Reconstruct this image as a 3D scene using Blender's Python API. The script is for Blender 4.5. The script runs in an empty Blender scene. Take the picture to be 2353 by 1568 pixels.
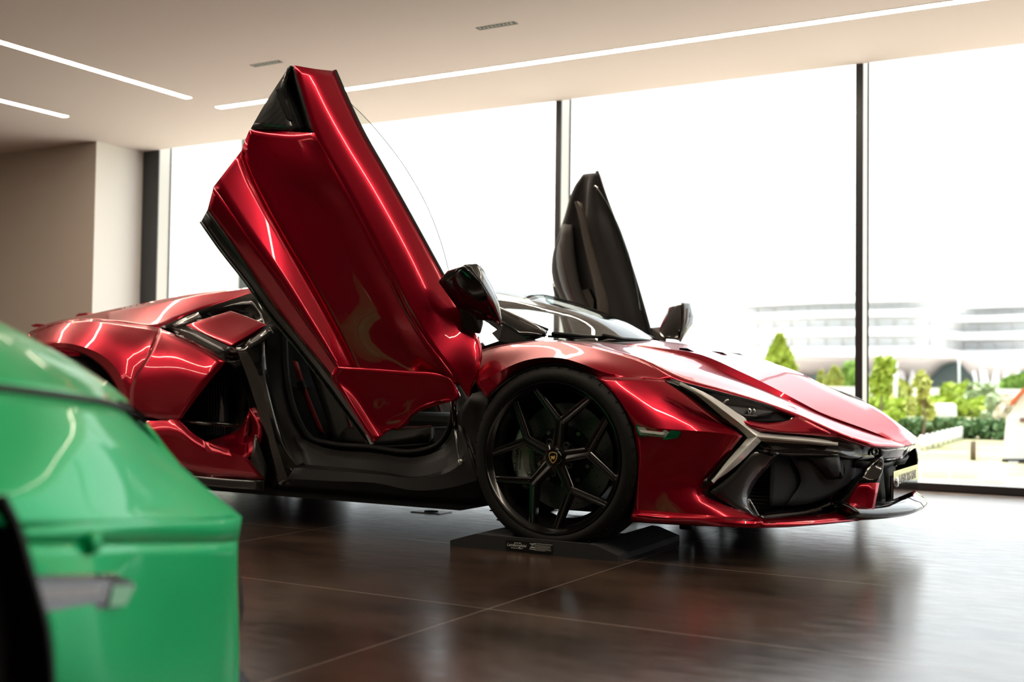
import bpy, bmesh, math, random
from mathutils import Vector, Matrix
random.seed(7)
C = bpy.context.scene.collection
SC = bpy.context.scene
PI = math.pi
# ---------------------------------------------------------------- camera
W_, H_ = 2353.0, 1568.0
F_ = 1.11786272
CAM = Vector((1.99962, -4.84876, 0.65))
RGT = Vector((0.86912466, 0.49441949, 0.01310332))
DWN = Vector((-0.00544885, 0.03606315, -0.99933466))
FWD = Vector((-0.49456308, 0.868475, 0.03403739))
cd = bpy.data.cameras.new('camera'); cam = bpy.data.objects.new('camera', cd); C.objects.link(cam)
cd.sensor_width = 36; cd.lens = 36 * F_; cd.clip_start = 0.05; cd.clip_end = 600
cam.matrix_world = Matrix(((RGT.x, -DWN.x, -FWD.x, CAM.x), (RGT.y, -DWN.y, -FWD.y, CAM.y), (RGT.z, -DWN.z, -FWD.z, CAM.z), (0, 0, 0, 1)))
cd.dof.use_dof = True; cd.dof.focus_distance = 4.4; cd.dof.aperture_fstop = 2.2
SC.camera = cam
SC.view_settings.view_transform = 'Standard'; SC.view_settings.look = 'None'
SC.view_settings.gamma = 1; SC.view_settings.use_curve_mapping = False
SC.view_settings.exposure = 1.3
SC.cycles.max_bounces = 8; SC.cycles.transparent_max_bounces = 12; SC.cycles.caustics_reflective = False
SC.cycles.sample_clamp_indirect = 4
# ---------------------------------------------------------------- sky (bright overcast)
wd = bpy.data.worlds.new('sky'); SC.world = wd; wd.use_nodes = True
nt = wd.node_tree; nt.nodes.clear()
wo = nt.nodes.new('ShaderNodeOutputWorld'); bg = nt.nodes.new('ShaderNodeBackground')
bg.inputs[0].default_value = (0.93, 0.97, 1.0, 1); bg.inputs[1].default_value = 1.1
nt.links.new(bg.outputs[0], wo.inputs[0])
sun = bpy.data.lights.new('sun', 'SUN'); sun.energy = 6.0; sun.angle = math.radians(20); sun.color = (1, .95, .85)
so = bpy.data.objects.new('sun', sun); C.objects.link(so); so.rotation_euler = (math.radians(38), 0, math.radians(-150))

# ---------------------------------------------------------------- geometry from the photograph's perspective
def ray(u, v): return RGT * ((u - W_ / 2) / W_) + DWN * ((v - H_ / 2) / W_) + FWD * F_
def P(u, v, y):
    d = ray(u, v); return CAM + d * ((y - CAM.y) / d.y)
def PX(u, v, x):
    d = ray(u, v); return CAM + d * ((x - CAM.x) / d.x)
def PZ(u, v, z):
    d = ray(u, v); return CAM + d * ((z - CAM.z) / d.z)
def PN(u, v, p0, n, off=0.0):
    d = ray(u, v); q = p0 + n * off; return CAM + d * ((q - CAM).dot(n) / d.dot(n))
def V(x, y, z): return Vector((x, y, z))

# ---------------------------------------------------------------- materials
MATS = {}
def mat(name, col, rough=.5, metal=0., coat=0., coat_r=.03, spec=.5, noise=None, bump=None, emis=None, sheen=0, trans=0):
    if name in MATS: return MATS[name]
    m = bpy.data.materials.new(name); m.use_nodes = True
    t = m.node_tree; b = t.nodes['Principled BSDF']
    b.inputs['Base Color'].default_value = (*col, 1); b.inputs['Roughness'].default_value = rough
    b.inputs['Metallic'].default_value = metal; b.inputs['Coat Weight'].default_value = coat
    b.inputs['Coat Roughness'].default_value = coat_r; b.inputs['Specular IOR Level'].default_value = spec
    if sheen: b.inputs['Sheen Weight'].default_value = sheen
    if trans: b.inputs['Transmission Weight'].default_value = trans
    if emis:
        b.inputs['Emission Color'].default_value = (*emis[0], 1); b.inputs['Emission Strength'].default_value = emis[1]
    tc = t.nodes.new('ShaderNodeTexCoord')
    if noise:   # (scale, second colour, low, high)
        n = t.nodes.new('ShaderNodeTexNoise'); n.inputs['Scale'].default_value = noise[0]; n.inputs['Detail'].default_value = 6
        r = t.nodes.new('ShaderNodeMapRange'); r.inputs[1].default_value = noise[2]; r.inputs[2].default_value = noise[3]
        x = t.nodes.new('ShaderNodeMix'); x.data_type = 'RGBA'
        x.inputs[6].default_value = (*col, 1); x.inputs[7].default_value = (*noise[1], 1)
        t.links.new(tc.outputs['Object'], n.inputs['Vector']); t.links.new(n.outputs['Fac'], r.inputs[0])
        t.links.new(r.outputs[0], x.inputs[0]); t.links.new(x.outputs[2], b.inputs['Base Color'])
    if bump:    # (scale, strength)
        n = t.nodes.new('ShaderNodeTexNoise'); n.inputs['Scale'].default_value = bump[0]; n.inputs['Detail'].default_value = 4
        k = t.nodes.new('ShaderNodeBump'); k.inputs['Strength'].default_value = bump[1]; k.inputs['Distance'].default_value = .01
        t.links.new(tc.outputs['Object'], n.inputs['Vector']); t.links.new(n.outputs['Fac'], k.inputs['Height'])
        t.links.new(k.outputs[0], b.inputs['Normal'])
    MATS[name] = m; return m
def glass_mat(name, tint, fres=1.45, rough=0.0, boost=1.0):
    m = bpy.data.materials.new(name); m.use_nodes = True; t = m.node_tree; t.nodes.clear()
    o = t.nodes.new('ShaderNodeOutputMaterial'); mx = t.nodes.new('ShaderNodeMixShader')
    tr = t.nodes.new('ShaderNodeBsdfTransparent'); gl = t.nodes.new('ShaderNodeBsdfGlossy'); fr = t.nodes.new('ShaderNodeFresnel')
    geo = t.nodes.new('ShaderNodeNewGeometry'); fr.inputs[0].default_value = fres
    # fresnel of a thin pane: the same from both faces
    bf = t.nodes.new('ShaderNodeMath'); bf.operation = 'MULTIPLY_ADD'; bf.inputs[1].default_value = (1 / fres - fres); bf.inputs[2].default_value = fres
    t.links.new(geo.outputs['Backfacing'], bf.inputs[0]); t.links.new(bf.outputs[0], fr.inputs[0])
    tr.inputs[0].default_value = (*tint, 1); gl.inputs[1].default_value = rough
    ml = t.nodes.new('ShaderNodeMath'); ml.operation = 'MULTIPLY'; ml.inputs[1].default_value = boost
    t.links.new(fr.outputs[0], ml.inputs[0]); t.links.new(ml.outputs[0], mx.inputs[0]); t.links.new(tr.outputs[0], mx.inputs[1]); t.links.new(gl.outputs[0], mx.inputs[2]); t.links.new(mx.outputs[0], o.inputs[0])
    MATS[name] = m; return m
def carbon_mat():
    m = mat('carbon_fibre', (.012, .012, .013), .35, 0, 1, .03)
    t = m.node_tree; b = t.nodes['Principled BSDF']; tc = t.nodes['Texture Coordinate']
    w1 = t.nodes.new('ShaderNodeTexChecker'); w1.inputs['Scale'].default_value = 420
    w1.inputs[1].default_value = (.03, .03, .033, 1); w1.inputs[2].default_value = (.006, .006, .007, 1)
    mp = t.nodes.new('ShaderNodeMapping'); mp.inputs['Rotation'].default_value = (.5, .7, .6)
    t.links.new(tc.outputs['Object'], mp.inputs[0]); t.links.new(mp.outputs[0], w1.inputs[0]); t.links.new(w1.outputs[0], b.inputs['Base Color'])
    return m
RED = mat('candy_red_paint', (.46, .0, .022), .25, .72, .75, .012)
GREEN = mat('green_paint', (.0, .66, .22), .40, .2, .35, .03, .15)
CARBON = carbon_mat()
GLOSSBLACK = mat('gloss_black', (.004, .004, .0045), .12, 0, .8, .02)
RIMBLACK = mat('rim_black', (.004, .004, .0042), .16, 0, .25, .05)
BLACK = mat('matt_black', (.004, .004, .0045), .55, spec=.3)
SATIN = mat('satin_black_plastic', (.0055, .0055, .006), .42, spec=.25, bump=(900, .05))
DARKGREY = mat('dark_grey_plastic', (.045, .052, .066), .42, spec=.5)
RUBBER = mat('tyre_rubber', (.006, .006, .0065), .6, spec=.3, bump=(300, .06))
ALCANTARA = mat('alcantara', (.008, .0078, .0075), .9, sheen=.1)
LEATHER = mat('dark_leather', (.010, .0095, .009), .5, spec=.3, bump=(400, .1))
REDLEATHER = mat('red_leather', (.18, .008, .012), .5)
CHROME = mat('chrome', (.82, .82, .82), .08, 1)
ALU = mat('aluminium', (.55, .56, .58), .3, 1)
CALIPER = mat('silver_caliper_paint', (.62, .64, .67), .35, .0, .4, .05)
DISC = mat('ceramic_brake_disc', (.085, .085, .088), .42, .2, bump=(60, .1))
WHITE = mat('white_ink', (.8, .8, .8), .5)
GOLD = mat('gold', (.75, .50, .16), .4, .2)
LAMPGLASS = glass_mat('clear_lamp_glass', (.75, .77, .8), 1.5)
SCREEN = glass_mat('windscreen_glass', (.80, .88, .86), 1.5, 0, 1.2)
DOORGLASS = glass_mat('door_glass', (.86, .93, .90), 1.45, 0, .6)
PANE = glass_mat('window_glass', (.97, .985, .98), 1.35, 0, .7)

# ---------------------------------------------------------------- objects
def link(name, bm, m, parent=None, smooth=True, thick=None, bevel=None, auto=None, toff=-1):
    me = bpy.data.meshes.new(name); bm.to_mesh(me); bm.free()
    o = bpy.data.objects.new(name, me); C.objects.link(o)
    for mm in (m if isinstance(m, (list, tuple)) else [m]): me.materials.append(mm)
    if smooth:
        for p in me.polygons: p.use_smooth = True
        if auto is not None: me.set_sharp_from_angle(angle=math.radians(auto))
    if thick:
        s = o.modifiers.new('thickness', 'SOLIDIFY'); s.thickness = thick; s.offset = toff; s.use_even_offset = False
    if bevel:
        s = o.modifiers.new('bevel', 'BEVEL'); s.width = bevel; s.segments = 2; s.limit_method = 'ANGLE'; s.angle_limit = math.radians(35); s.harden_normals = False
    if parent: o.parent = parent; o.matrix_parent_inverse = parent.matrix_world.inverted()
    return o
def thing(name, label, cat, loc=(0, 0, 0), rz=0, group=None):
    o = bpy.data.objects.new(name, None); C.objects.link(o); o.empty_display_size = .2
    o.location = loc; o.rotation_euler = (0, 0, rz)
    o.matrix_world = Matrix.Translation(Vector(loc)) @ Matrix.Rotation(rz, 4, 'Z')
    o['label'] = label; o['category'] = cat
    if group: o['group'] = group
    return o
def sub(name, parent, loc=None):
    o = bpy.data.objects.new(name, None); C.objects.link(o); o.empty_display_size = .1
    if loc: o.matrix_world = Matrix.Translation(Vector(loc))
    o.parent = parent; o.matrix_parent_inverse = parent.matrix_world.inverted(); return o
def tag(o, label, cat, group=None, kind=None):
    o['label'] = label; o['category'] = cat
    if group: o['group'] = group
    if kind: o['kind'] = kind
    return o
def struct(o): o['kind'] = 'structure'; return o

def crom(pts, n):
    """smooth curve through the points, n steps a span"""
    k = len(pts); out = []
    if k == 2:
        return [pts[0].lerp(pts[1], i / n) for i in range(n + 1)]
    for i in range(k - 1):
        p1, p2 = pts[i], pts[i + 1]
        p0 = pts[i - 1] if i else p1 * 2 - p2
        p3 = pts[i + 2] if i + 2 < k else p2 * 2 - p1
        # centripetal tangents
        d1 = max((p2 - p1).length, 1e-6); d0 = max((p1 - p0).length, 1e-6); d2 = max((p3 - p2).length, 1e-6)
        m1 = ((p1 - p0) / d0 * d1 + (p2 - p1) / d1 * d0) / (d0 + d1) * d1
        m2 = ((p2 - p1) / d1 * d2 + (p3 - p2) / d2 * d1) / (d1 + d2) * d1
        for s in range(n):
            t = s / n; t2 = t * t; t3 = t2 * t
            out.append(p1 * (2 * t3 - 3 * t2 + 1) + m1 * (t3 - 2 * t2 + t) + p2 * (-2 * t3 + 3 * t2) + m2 * (t3 - t2))
    out.append(pts[-1].copy()); return out
def resample(pts, n):
    L = [0]
    for a, b in zip(pts, pts[1:]): L.append(L[-1] + (b - a).length)
    out = []; j = 0
    for i in range(n):
        s = L[-1] * i / (n - 1)
        while j < len(L) - 2 and L[j + 1] < s: j += 1
        t = (s - L[j]) / max(L[j + 1] - L[j], 1e-9); out.append(pts[j].lerp(pts[j + 1], min(max(t, 0), 1)))
    return out
def add_grid(bm, rows, nu=4, nv=4, face=None, lin=False, closed=False, mi=0):
    """smooth surface through rows of points (all rows the same count). face: a point the outside faces"""
    R1 = [crom(r, nu) for r in rows]
    cols = [crom([r[j] for r in R1], 1 if lin else nv) for j in range(len(R1[0]))]
    nr = len(cols[0]); nc = len(cols)
    vs = [[bm.verts.new(cols[j][i]) for j in range(nc)] for i in range(nr)]
    fs = []
    for i in range(nr - 1):
        for j in range(nc - 1):
            q = (vs[i][j], vs[i][j + 1], vs[i + 1][j + 1], vs[i + 1][j])
            try: fs.append(bm.faces.new(q))
            except ValueError: pass
    bm.normal_update()
    if face is not None:
        s = 0
        for f in fs: s += f.normal.dot(face - f.calc_center_median()) * f.calc_area()
        if s < 0: bmesh.ops.reverse_faces(bm, faces=fs)
    for f in fs: f.material_index = mi
    return fs
def add_mirror(bm):
    """the same geometry again on the other side of the car"""
    g = bmesh.ops.duplicate(bm, geom=bm.verts[:] + bm.edges[:] + bm.faces[:])
    for v in g['geom']:
        if isinstance(v, bmesh.types.BMVert): v.co.y = -v.co.y
    bmesh.ops.reverse_faces(bm, faces=[f for f in g['geom'] if isinstance(f, bmesh.types.BMFace)])
def flip(bm):
    for v in bm.verts: v.co.y = -v.co.y
    bmesh.ops.reverse_faces(bm, faces=bm.faces[:])
def add_box(bm, x0, x1, y0, y1, z0, z1, M=None):
    r = bmesh.ops.create_cube(bm, size=1)['verts']
    for v in r:
        v.co = Vector(((x0 + x1) / 2 + v.co.x * (x1 - x0), (y0 + y1) / 2 + v.co.y * (y1 - y0), (z0 + z1) / 2 + v.co.z * (z1 - z0)))
        if M: v.co = M @ v.co
    return r
def add_prism(bm, pts, d, mi=0):
    """a closed outline given depth d (a vector)"""
    a = [bm.verts.new(p) for p in pts]; b = [bm.verts.new(p + d) for p in pts]
    fs = [bm.faces.new(a), bm.faces.new(b[::-1])]
    for i in range(len(a)):
        j = (i + 1) % len(a); fs.append(bm.faces.new((a[j], a[i], b[i], b[j])))
    for f in fs: f.material_index = mi
    bmesh.ops.recalc_face_normals(bm, faces=fs)
    return fs
def add_tube(bm, pts, r, seg=10, caps=True):
    n = len(pts); rad = r if isinstance(r, (list, tuple)) else [r] * n; rings = []; up = None
    for i, p in enumerate(pts):
        t = (pts[min(i + 1, n - 1)] - pts[max(i - 1, 0)]).normalized()
        if up is None:
            up = Vector((0, 0, 1)) if abs(t.z) < .9 else Vector((1, 0, 0))
        s = t.cross(up).normalized(); up = s.cross(t).normalized()
        rings.append([bm.verts.new(p + (s * math.cos(2 * PI * k / seg) + up * math.sin(2 * PI * k / seg)) * rad[i]) for k in range(seg)])
    fs = []
    for a, b in zip(rings, rings[1:]):
        for k in range(seg): fs.append(bm.faces.new((a[k], a[(k + 1) % seg], b[(k + 1) % seg], b[k])))
    if caps: fs += [bm.faces.new(rings[0][::-1]), bm.faces.new(rings[-1])]
    bmesh.ops.recalc_face_normals(bm, faces=fs)
    return rings
def add_lathe(bm, prof, c, ax, ref, seg=64, mi=0):
    """prof: (radius, height along ax) pairs, spun about ax through c"""
    ax = ax.normalized(); e1 = (ref - ax * ref.dot(ax)).normalized(); e2 = ax.cross(e1); rings = []
    for r, h in prof:
        if r < 1e-5: rings.append([bm.verts.new(c + ax * h)])
        else: rings.append([bm.verts.new(c + ax * h + (e1 * math.cos(2 * PI * k / seg) + e2 * math.sin(2 * PI * k / seg)) * r) for k in range(seg)])
    fs = []
    for a, b in zip(rings, rings[1:]):
        for k in range(seg):
            k2 = (k + 1) % seg
            if len(a) == 1 and len(b) == 1: continue
            if len(a) == 1: q = (a[0], b[k2], b[k])
            elif len(b) == 1: q = (a[k], a[k2], b[0])
            else: q = (a[k], a[k2], b[k2], b[k])
            fs.append(bm.faces.new(q))
    for f in fs: f.material_index = mi
    return fs
def add_hull(bm, pts):
    vs = [bm.verts.new(p) for p in pts]
    r = bmesh.ops.convex_hull(bm, input=vs)
    bmesh.ops.delete(bm, geom=[v for v in set(r['geom_interior']) | set(r['geom_unused']) if isinstance(v, bmesh.types.BMVert)], context='VERTS')
    bmesh.ops.recalc_face_normals(bm, faces=bm.faces[:])
NB = bmesh.new
def text_mesh(s, size, align='CENTER', shear=0.0, ext=.0006):
    cu = bpy.data.curves.new('lettering', 'FONT'); cu.body = s; cu.size = size; cu.align_x = align; cu.align_y = 'CENTER'; cu.extrude = ext; cu.shear = shear
    o = bpy.data.objects.new('lettering', cu); C.objects.link(o)
    bpy.context.view_layer.update()
    me = bpy.data.meshes.new_from_object(o.evaluated_get(bpy.context.evaluated_depsgraph_get()))
    bpy.data.objects.remove(o); return me
def place_text(name, s, size, org, xd, yd, m, parent, shear=0.0, align='CENTER', wide=1.0, ext=.0006):
    me = text_mesh(s, size, align, shear, ext)
    xd = xd.normalized(); n = xd.cross(yd).normalized(); yd = n.cross(xd)
    for v in me.vertices: v.co = org + xd * v.co.x * wide + yd * v.co.y + n * v.co.z
    me.materials.clear(); me.materials.append(m)
    o = bpy.data.objects.new(name, me); C.objects.link(o)
    if parent: o.parent = parent; o.matrix_parent_inverse = parent.matrix_world.inverted()
    return o
# ================================================================ THE ROOM
ZC = 2.7116; YW = 2.58
def floor_mat():
    m = mat('floor_tiles', (.045, .03, .024), .3, spec=.95)
    t = m.node_tree; b = t.nodes['Principled BSDF']; tc = t.nodes['Texture Coordinate']
    L = t.links
    def N(k): return t.nodes.new(k)
    mp = N('ShaderNodeMapping'); mp.inputs['Scale'].default_value = (1, 2.2, 1); L.new(tc.outputs['Object'], mp.inputs[0])
    n1 = N('ShaderNodeTexNoise'); n1.inputs['Scale'].default_value = 1.3; n1.inputs['Detail'].default_value = 8; n1.inputs['Roughness'].default_value = .62
    L.new(mp.outputs[0], n1.inputs['Vector'])
    cr = N('ShaderNodeValToRGB'); e = cr.color_ramp.elements
    e[0].position = .35; e[0].color = (.024, .0155, .012, 1); e[1].position = .66; e[1].color = (.095, .060, .042, 1)
    L.new(n1.outputs['Fac'], cr.inputs[0])
    # grout lines: x = -0.331 + k*0.7458*2, y = -1.000 + k*1.033
    sx = N('ShaderNodeSeparateXYZ'); L.new(tc.outputs['Object'], sx.inputs[0])
    def grout(out, off, per, wdt):
        a = N('ShaderNodeMath'); a.operation = 'SUBTRACT'; a.inputs[1].default_value = off; L.new(out, a.inputs[0])
        c = N('ShaderNodeMath'); c.operation = 'PINGPONG'; c.inputs[1].default_value = per / 2; L.new(a.outputs[0], c.inputs[0])
        d = N('ShaderNodeMath'); d.operation = 'LESS_THAN'; d.inputs[1].default_value = wdt; L.new(c.outputs[0], d.inputs[0]); return d.outputs[0]
    gx = grout(sx.outputs[0], GX0, GXP, .0015); gy = grout(sx.outputs[1], GY0, GYP, .0018)
    mxm = N('ShaderNodeMath'); mxm.operation = 'MAXIMUM'; L.new(gx, mxm.inputs[0]); L.new(gy, mxm.inputs[1])
    mix = N('ShaderNodeMix'); mix.data_type = 'RGBA'; L.new(mxm.outputs[0], mix.inputs[0]); L.new(cr.outputs[0], mix.inputs[6]); mix.inputs[7].default_value = (.34, .29, .26, 1)
    L.new(mix.outputs[2], b.inputs['Base Color'])
    n2 = N('ShaderNodeTexNoise'); n2.inputs['Scale'].default_value = 9; n2.inputs['Detail'].default_value = 5; L.new(mp.outputs[0], n2.inputs['Vector'])
    mr = N('ShaderNodeMapRange'); mr.inputs[3].default_value = .15; mr.inputs[4].default_value = .30; L.new(n2.outputs['Fac'], mr.inputs[0])
    L.new(mr.outputs[0], b.inputs['Roughness'])
    bp = N('ShaderNodeBump'); bp.inputs['Strength'].default_value = .12; bp.inputs['Distance'].default_value = .004
    n3 = N('ShaderNodeTexNoise'); n3.inputs['Scale'].default_value = 14; n3.inputs['Detail'].default_value = 3
    mp2 = N('ShaderNodeMapping'); mp2.inputs['Scale'].default_value = (.6, 2.5, 1); L.new(tc.outputs['Object'], mp2.inputs[0]); L.new(mp2.outputs[0], n3.inputs['Vector'])
    L.new(n3.outputs['Fac'], bp.inputs['Height']); L.new(bp.outputs[0], b.inputs['Normal'])
    return m
GX0, GXP = .3305, 1.492; GY0, GYP = -1.0, 1.035
PLASTER = mat('beige_plaster', (.56, .50, .44), .9, bump=(300, .03))
CEIL = mat('ceiling_plaster', (.72, .635, .60), .92, bump=(200, .02))
WHITEWALL = mat('white_and_lit_plaster', (.80, .79, .77), .9)  # also carries the window light on the wall block's flank
ANTHRA = mat('anthracite_frame', (.028, .03, .034), .4)
ALUM = mat('aluminium_and_lit_cheek', (.62, .60, .56), .45, .2)  # also paints the light on the window posts' sides
XL, XR, YB = -8.5, 8.5, -10.5
b = NB(); add_box(b, XL, XR, YB, YW + .18, -.2, 0); struct(link('floor', b, floor_mat(), smooth=False))
b = NB(); add_box(b, XL, XR, YB, YW + .006, ZC, ZC + .5); struct(link('ceiling', b, CEIL, smooth=False))
b = NB(); add_box(b, XL - .2, XL, YB, YW, 0, ZC); struct(link('wall_left', b, PLASTER, smooth=False))
DARKWALL = mat('dark_brown_wall', (.045, .032, .026), .7)
b = NB(); add_box(b, XR, XR + .2, YB, YW, 0, ZC); struct(link('wall_right', b, DARKWALL, smooth=False))
b = NB(); add_box(b, XL, XR, YB - .2, YB, 0, ZC); struct(link('wall_back', b, DARKWALL, smooth=False))
# the wall block beside the glass, beige on its front, window light painted white on its flank
b = NB(); add_box(b, XL, -6.182, 2.055, YW + .12, 0, ZC)
o = link('wall_block', b, [PLASTER, WHITEWALL], smooth=False); struct(o); o.name = 'wall_front'
for p in o.data.polygons:
    if p.normal.x > .9: p.material_index = 1
# glazing: dark posts, side light painted as a pale cheek, a pane between each pair
def post(x, w, name):
    b = NB(); add_box(b, x, x + w, YW + .007, YW + .02, .0, ZC + .3); o = struct(link(name, b, ANTHRA, smooth=False))
    b = NB(); add_box(b, x + .001, x + w - .001, YW + .0205, YW + .15, .05, ZC + .3); link('lit_post_cheek', b, ALUM, o, smooth=False)
    b = NB(); add_box(b, x - .006, x + w + .006, YW + .1505, YW + .162, .05, ZC + .3); link('gasket', b, BLACK, o, smooth=False)
posts = [(-6.178, .20), (-1.888, .045), (.288, .045), (2.48, .045), (4.67, .045), (6.86, .045)]
for i, (x, w) in enumerate(posts): post(x, w, 'trim_%d' % (i + 1))
edges = [-5.978] + [x for x, w in posts[1:]] + [XR]
sts = [-5.978] + [x + w for x, w in posts[1:]]
for i in range(len(posts)):
    x0 = sts[i]; x1 = edges[i + 1]
    b = NB(); add_box(b, x0 + .001, x1 - .001, YW + .163, YW + .175, .052, ZC + .3); struct(link('window_%d' % (i + 1), b, PANE, smooth=False))
b = NB(); add_box(b, -6.18, XR, YW, YW + .17, .0005, .05); struct(link('trim_7', b, ANTHRA, smooth=False, bevel=.004))
# strip lights let into the ceiling
LED = mat('led_diffuser', (1, 1, 1), .5, emis=((1, .84, .66), 19))
def strip(x0, x1, y0, y1, label):
    t = thing('ceiling_strip_light', label, 'light', ((x0 + x1) / 2, (y0 + y1) / 2, ZC), 0, 'recessed strip lights in the ceiling')
    b = NB(); e = .006
    add_box(b, x0 - e, x1 + e, y0 - e, y0, ZC - .003, ZC + .001); add_box(b, x0 - e, x1 + e, y1, y1 + e, ZC - .003, ZC + .001)
    add_box(b, x0 - e, x0, y0, y1, ZC - .003, ZC + .001); add_box(b, x1, x1 + e, y0, y1, ZC - .003, ZC + .001)
    link('frame', b, ALUM, t, smooth=False)
    b = NB(); add_box(b, x0, x1, y0, y1, ZC - .002, ZC - .0005); link('diffuser', b, LED, t, smooth=False)
strip(-4.31, -4.247, -9, 1.28, 'long warm strip light at upper left, running away from the window wall')
strip(-5.655, -5.592, -9, 1.28, 'short-looking strip light at far left of the ceiling, nearest the beige wall')
strip(-4.30, 6.5, 1.572, 1.636, 'longest strip light, running along the window wall above both raised doors')
strip(-2.0, 7.5, -1.94, -1.88, 'strip light over the aisle between the red and the green car')
# air slots
for x0, x1, lab in ((-1.495, -1.234, 'black slotted air vent in ceiling, right of the raised door tip'), (-3.247, -2.997, 'black slotted air vent in ceiling, left of the raised door tip')):
    t = thing('ceiling_vent', lab, 'vent', ((x0 + x1) / 2, .83, ZC), 0, 'slotted ceiling vents')
    b = NB(); add_box(b, x0, x1, .806, .856, ZC - .002, ZC - .0005); link('slot', b, BLACK, t, smooth=False)
    for k in range(1, 10):
        b = NB(); x = x0 + (x1 - x0) * k / 10; add_box(b, x - .0018, x + .0018, .806, .828, ZC - .004, ZC - .002); link('fin', b, ALUM, t, smooth=False)
# floor box under the car
t = thing('floor_socket', 'small square metal socket cover set in the floor under the red car', 'floor socket', (-1.11, -.16, 0))
b = NB(); add_box(b, -1.20, -1.03, -.21, -.10, .0, .003); link('cover', b, ALU, t, smooth=False)
b = NB(); add_lathe(b, [(.035, .003), (.035, .006), (0, .006)], V(-1.115, -.155, 0), V(0, 0, 1), V(1, 0, 0), 24); link('lid', b, BLACK, t)

# ================================================================ OUTSIDE
GRASS = mat('lawn', (.20, .21, .08), .9, noise=(.8, (.28, .25, .14), .4, .6))
PATH = mat('pale_path', (.55, .45, .38), .9)
GZ = -.25
b = NB(); add_box(b, -160, 120, YW + 3.2, 300, GZ - .3, GZ); tag(link('lawn', b, GRASS, smooth=False), 'wide sunlit lawn outside the glass wall', 'lawn', kind='structure')
BOUNCE_PAVE = mat('bounce_paving', (.76, .71, .68), .9, noise=(3, (.84, .79, .76), .4, .6))
b = NB(); add_box(b, -30, 30, YW + .19, YW + 3.2, GZ - .3, GZ); tag(link('bounce_paving', b, BOUNCE_PAVE, smooth=False), 'pale paving strip added along the foot of the glass wall to light the ceiling', 'bounce_paving', kind='structure')  # unseen ground, added so daylight bounces neutral onto the ceiling
LEAF = [mat('leaf_yellow', (.34, .44, .06), .7, spec=.2), mat('leaf_green', (.20, .33, .07), .7, spec=.2), mat('leaf_grey', (.34, .42, .24), .7, spec=.2), mat('leaf_dark', (.10, .18, .07), .7, spec=.2), mat('blossom', (.8, .74, .64), .7, spec=.2), mat('leaf_lime', (.42, .46, .12), .7, spec=.2)]
BARK = mat('bark', (.16, .12, .09), .8)
def leaves(bm, c, rx, ry, rz, n, size, shape='ball'):
    cl = [Vector((random.gauss(0, .45), random.gauss(0, .45), random.uniform(-.8, .85))) for _ in range(9)]
    for _ in range(n):
        while True:
            p = Vector((random.uniform(-1, 1), random.uniform(-1, 1), random.uniform(-1, 1)))
            if p.length < 1: break
        if shape == 'ball': q_ = random.choice(cl); p = q_ * .85 + p * random.uniform(.2, .5)
        if shape == 'cone': k = (1 - p.z) / 2 * 1.15 + .08; p.x *= k; p.y *= k
        p = Vector((c[0] + p.x * rx, c[1] + p.y * ry, c[2] + p.z * rz))
        a = Vector((random.uniform(-1, 1), random.uniform(-1, 1), random.uniform(-1, 1))).normalized(); q = a.orthogonal().normalized(); w = a.cross(q)
        s = size * random.uniform(.6, 1.3); q = q * s; w = w * s * .7; th = a * s * .08
        top = [bm.verts.new(p + e) for e in (q, w, -q, -w)]
        bm.faces.new(top)
def bush(name, label, cat, u, v0, v1, y, wpx, mi, n, size, shape='ball', trunk=True, group=None):
    base = PZ(u, 1000, GZ); top = P(u, v0, y); bot = P(u, v1, y); c = (top + bot) / 2
    ww = (P(u + wpx / 2, v1, y) - P(u - wpx / 2, v1, y)).length / 2
    t = thing(name, label, cat, (c.x, y, GZ), 0, group)
    b = NB(); leaves(b, c, ww, ww, (top.z - bot.z) / 2, n, size, shape); link('foliage', b, LEAF[mi], t, smooth=False)
    if trunk:
        b = NB(); add_tube(b, [V(c.x, y, GZ), V(c.x + .05, y, (c.z + GZ) / 2), V(c.x, y, c.z + (top.z - bot.z) * .3)], [ww * .04 + .014, ww * .03 + .010, .008], 8); link('trunk', b, BARK, t)
    return t
Y1 = 40
bush('tree', 'yellow-green tree standing above the bonnet, left of the right-hand window post', 'tree', 1790, 768, 880, 60, 92, 0, 900, .30, 'cone')
bush('conifer', 'small bright yellow conical tree before the white hotel', 'tree', 1918, 845, 912, 52, 52, 5, 900, .25, 'cone')
bush('conifer', 'thin yellow sapling left of the bright conical tree', 'tree', 1886, 850, 905, 58, 18, 5, 260, .2, 'cone')
bush('tree', 'narrow leafy tree half hidden by the right-hand window post', 'tree', 1956, 835, 920, 50, 34, 1, 600, .25)
bush('sapling', 'lime-leaved sapling just right of the right-hand window post', 'tree', 2020, 808, 920, 16, 60, 0, 520, .085)
bush('sapling', 'slender sapling with thin pale trunk before the bushes', 'tree', 2118, 858, 960, 13, 60, 5, 420, .07)
bush('shrub', 'tall yellow-green shrub in middle of the garden', 'shrub', 2195, 868, 960, 38, 120, 0, 1700, .2)
bush('shrub', 'grey-green feathery shrub left of the flowering bush', 'shrub', 2255, 880, 970, 34, 105, 2, 1500, .16)
bush('shrub', 'dark reddish-green shrub left of the tall yellow-green one', 'shrub', 2068, 870, 965, 36, 90, 5, 1200, .18)
bush('flowering_shrub', 'shrub covered in cream blossom beside the white cottage', 'shrub', 2318, 905, 975, 22, 62, 4, 900, .09)
bush('shrub', 'olive shrub under the blossom beside the cottage', 'shrub', 2285, 905, 985, 24, 66, 2, 900, .1)
bush('tree', 'dark green tree far off under the hotel at right edge', 'tree', 2340, 858, 905, 70, 70, 1, 900, .4)
bush('shrub', 'bright shrub behind the white picket fence', 'shrub', 2140, 960, 1030, 19, 110, 0, 1300, .085)
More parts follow.
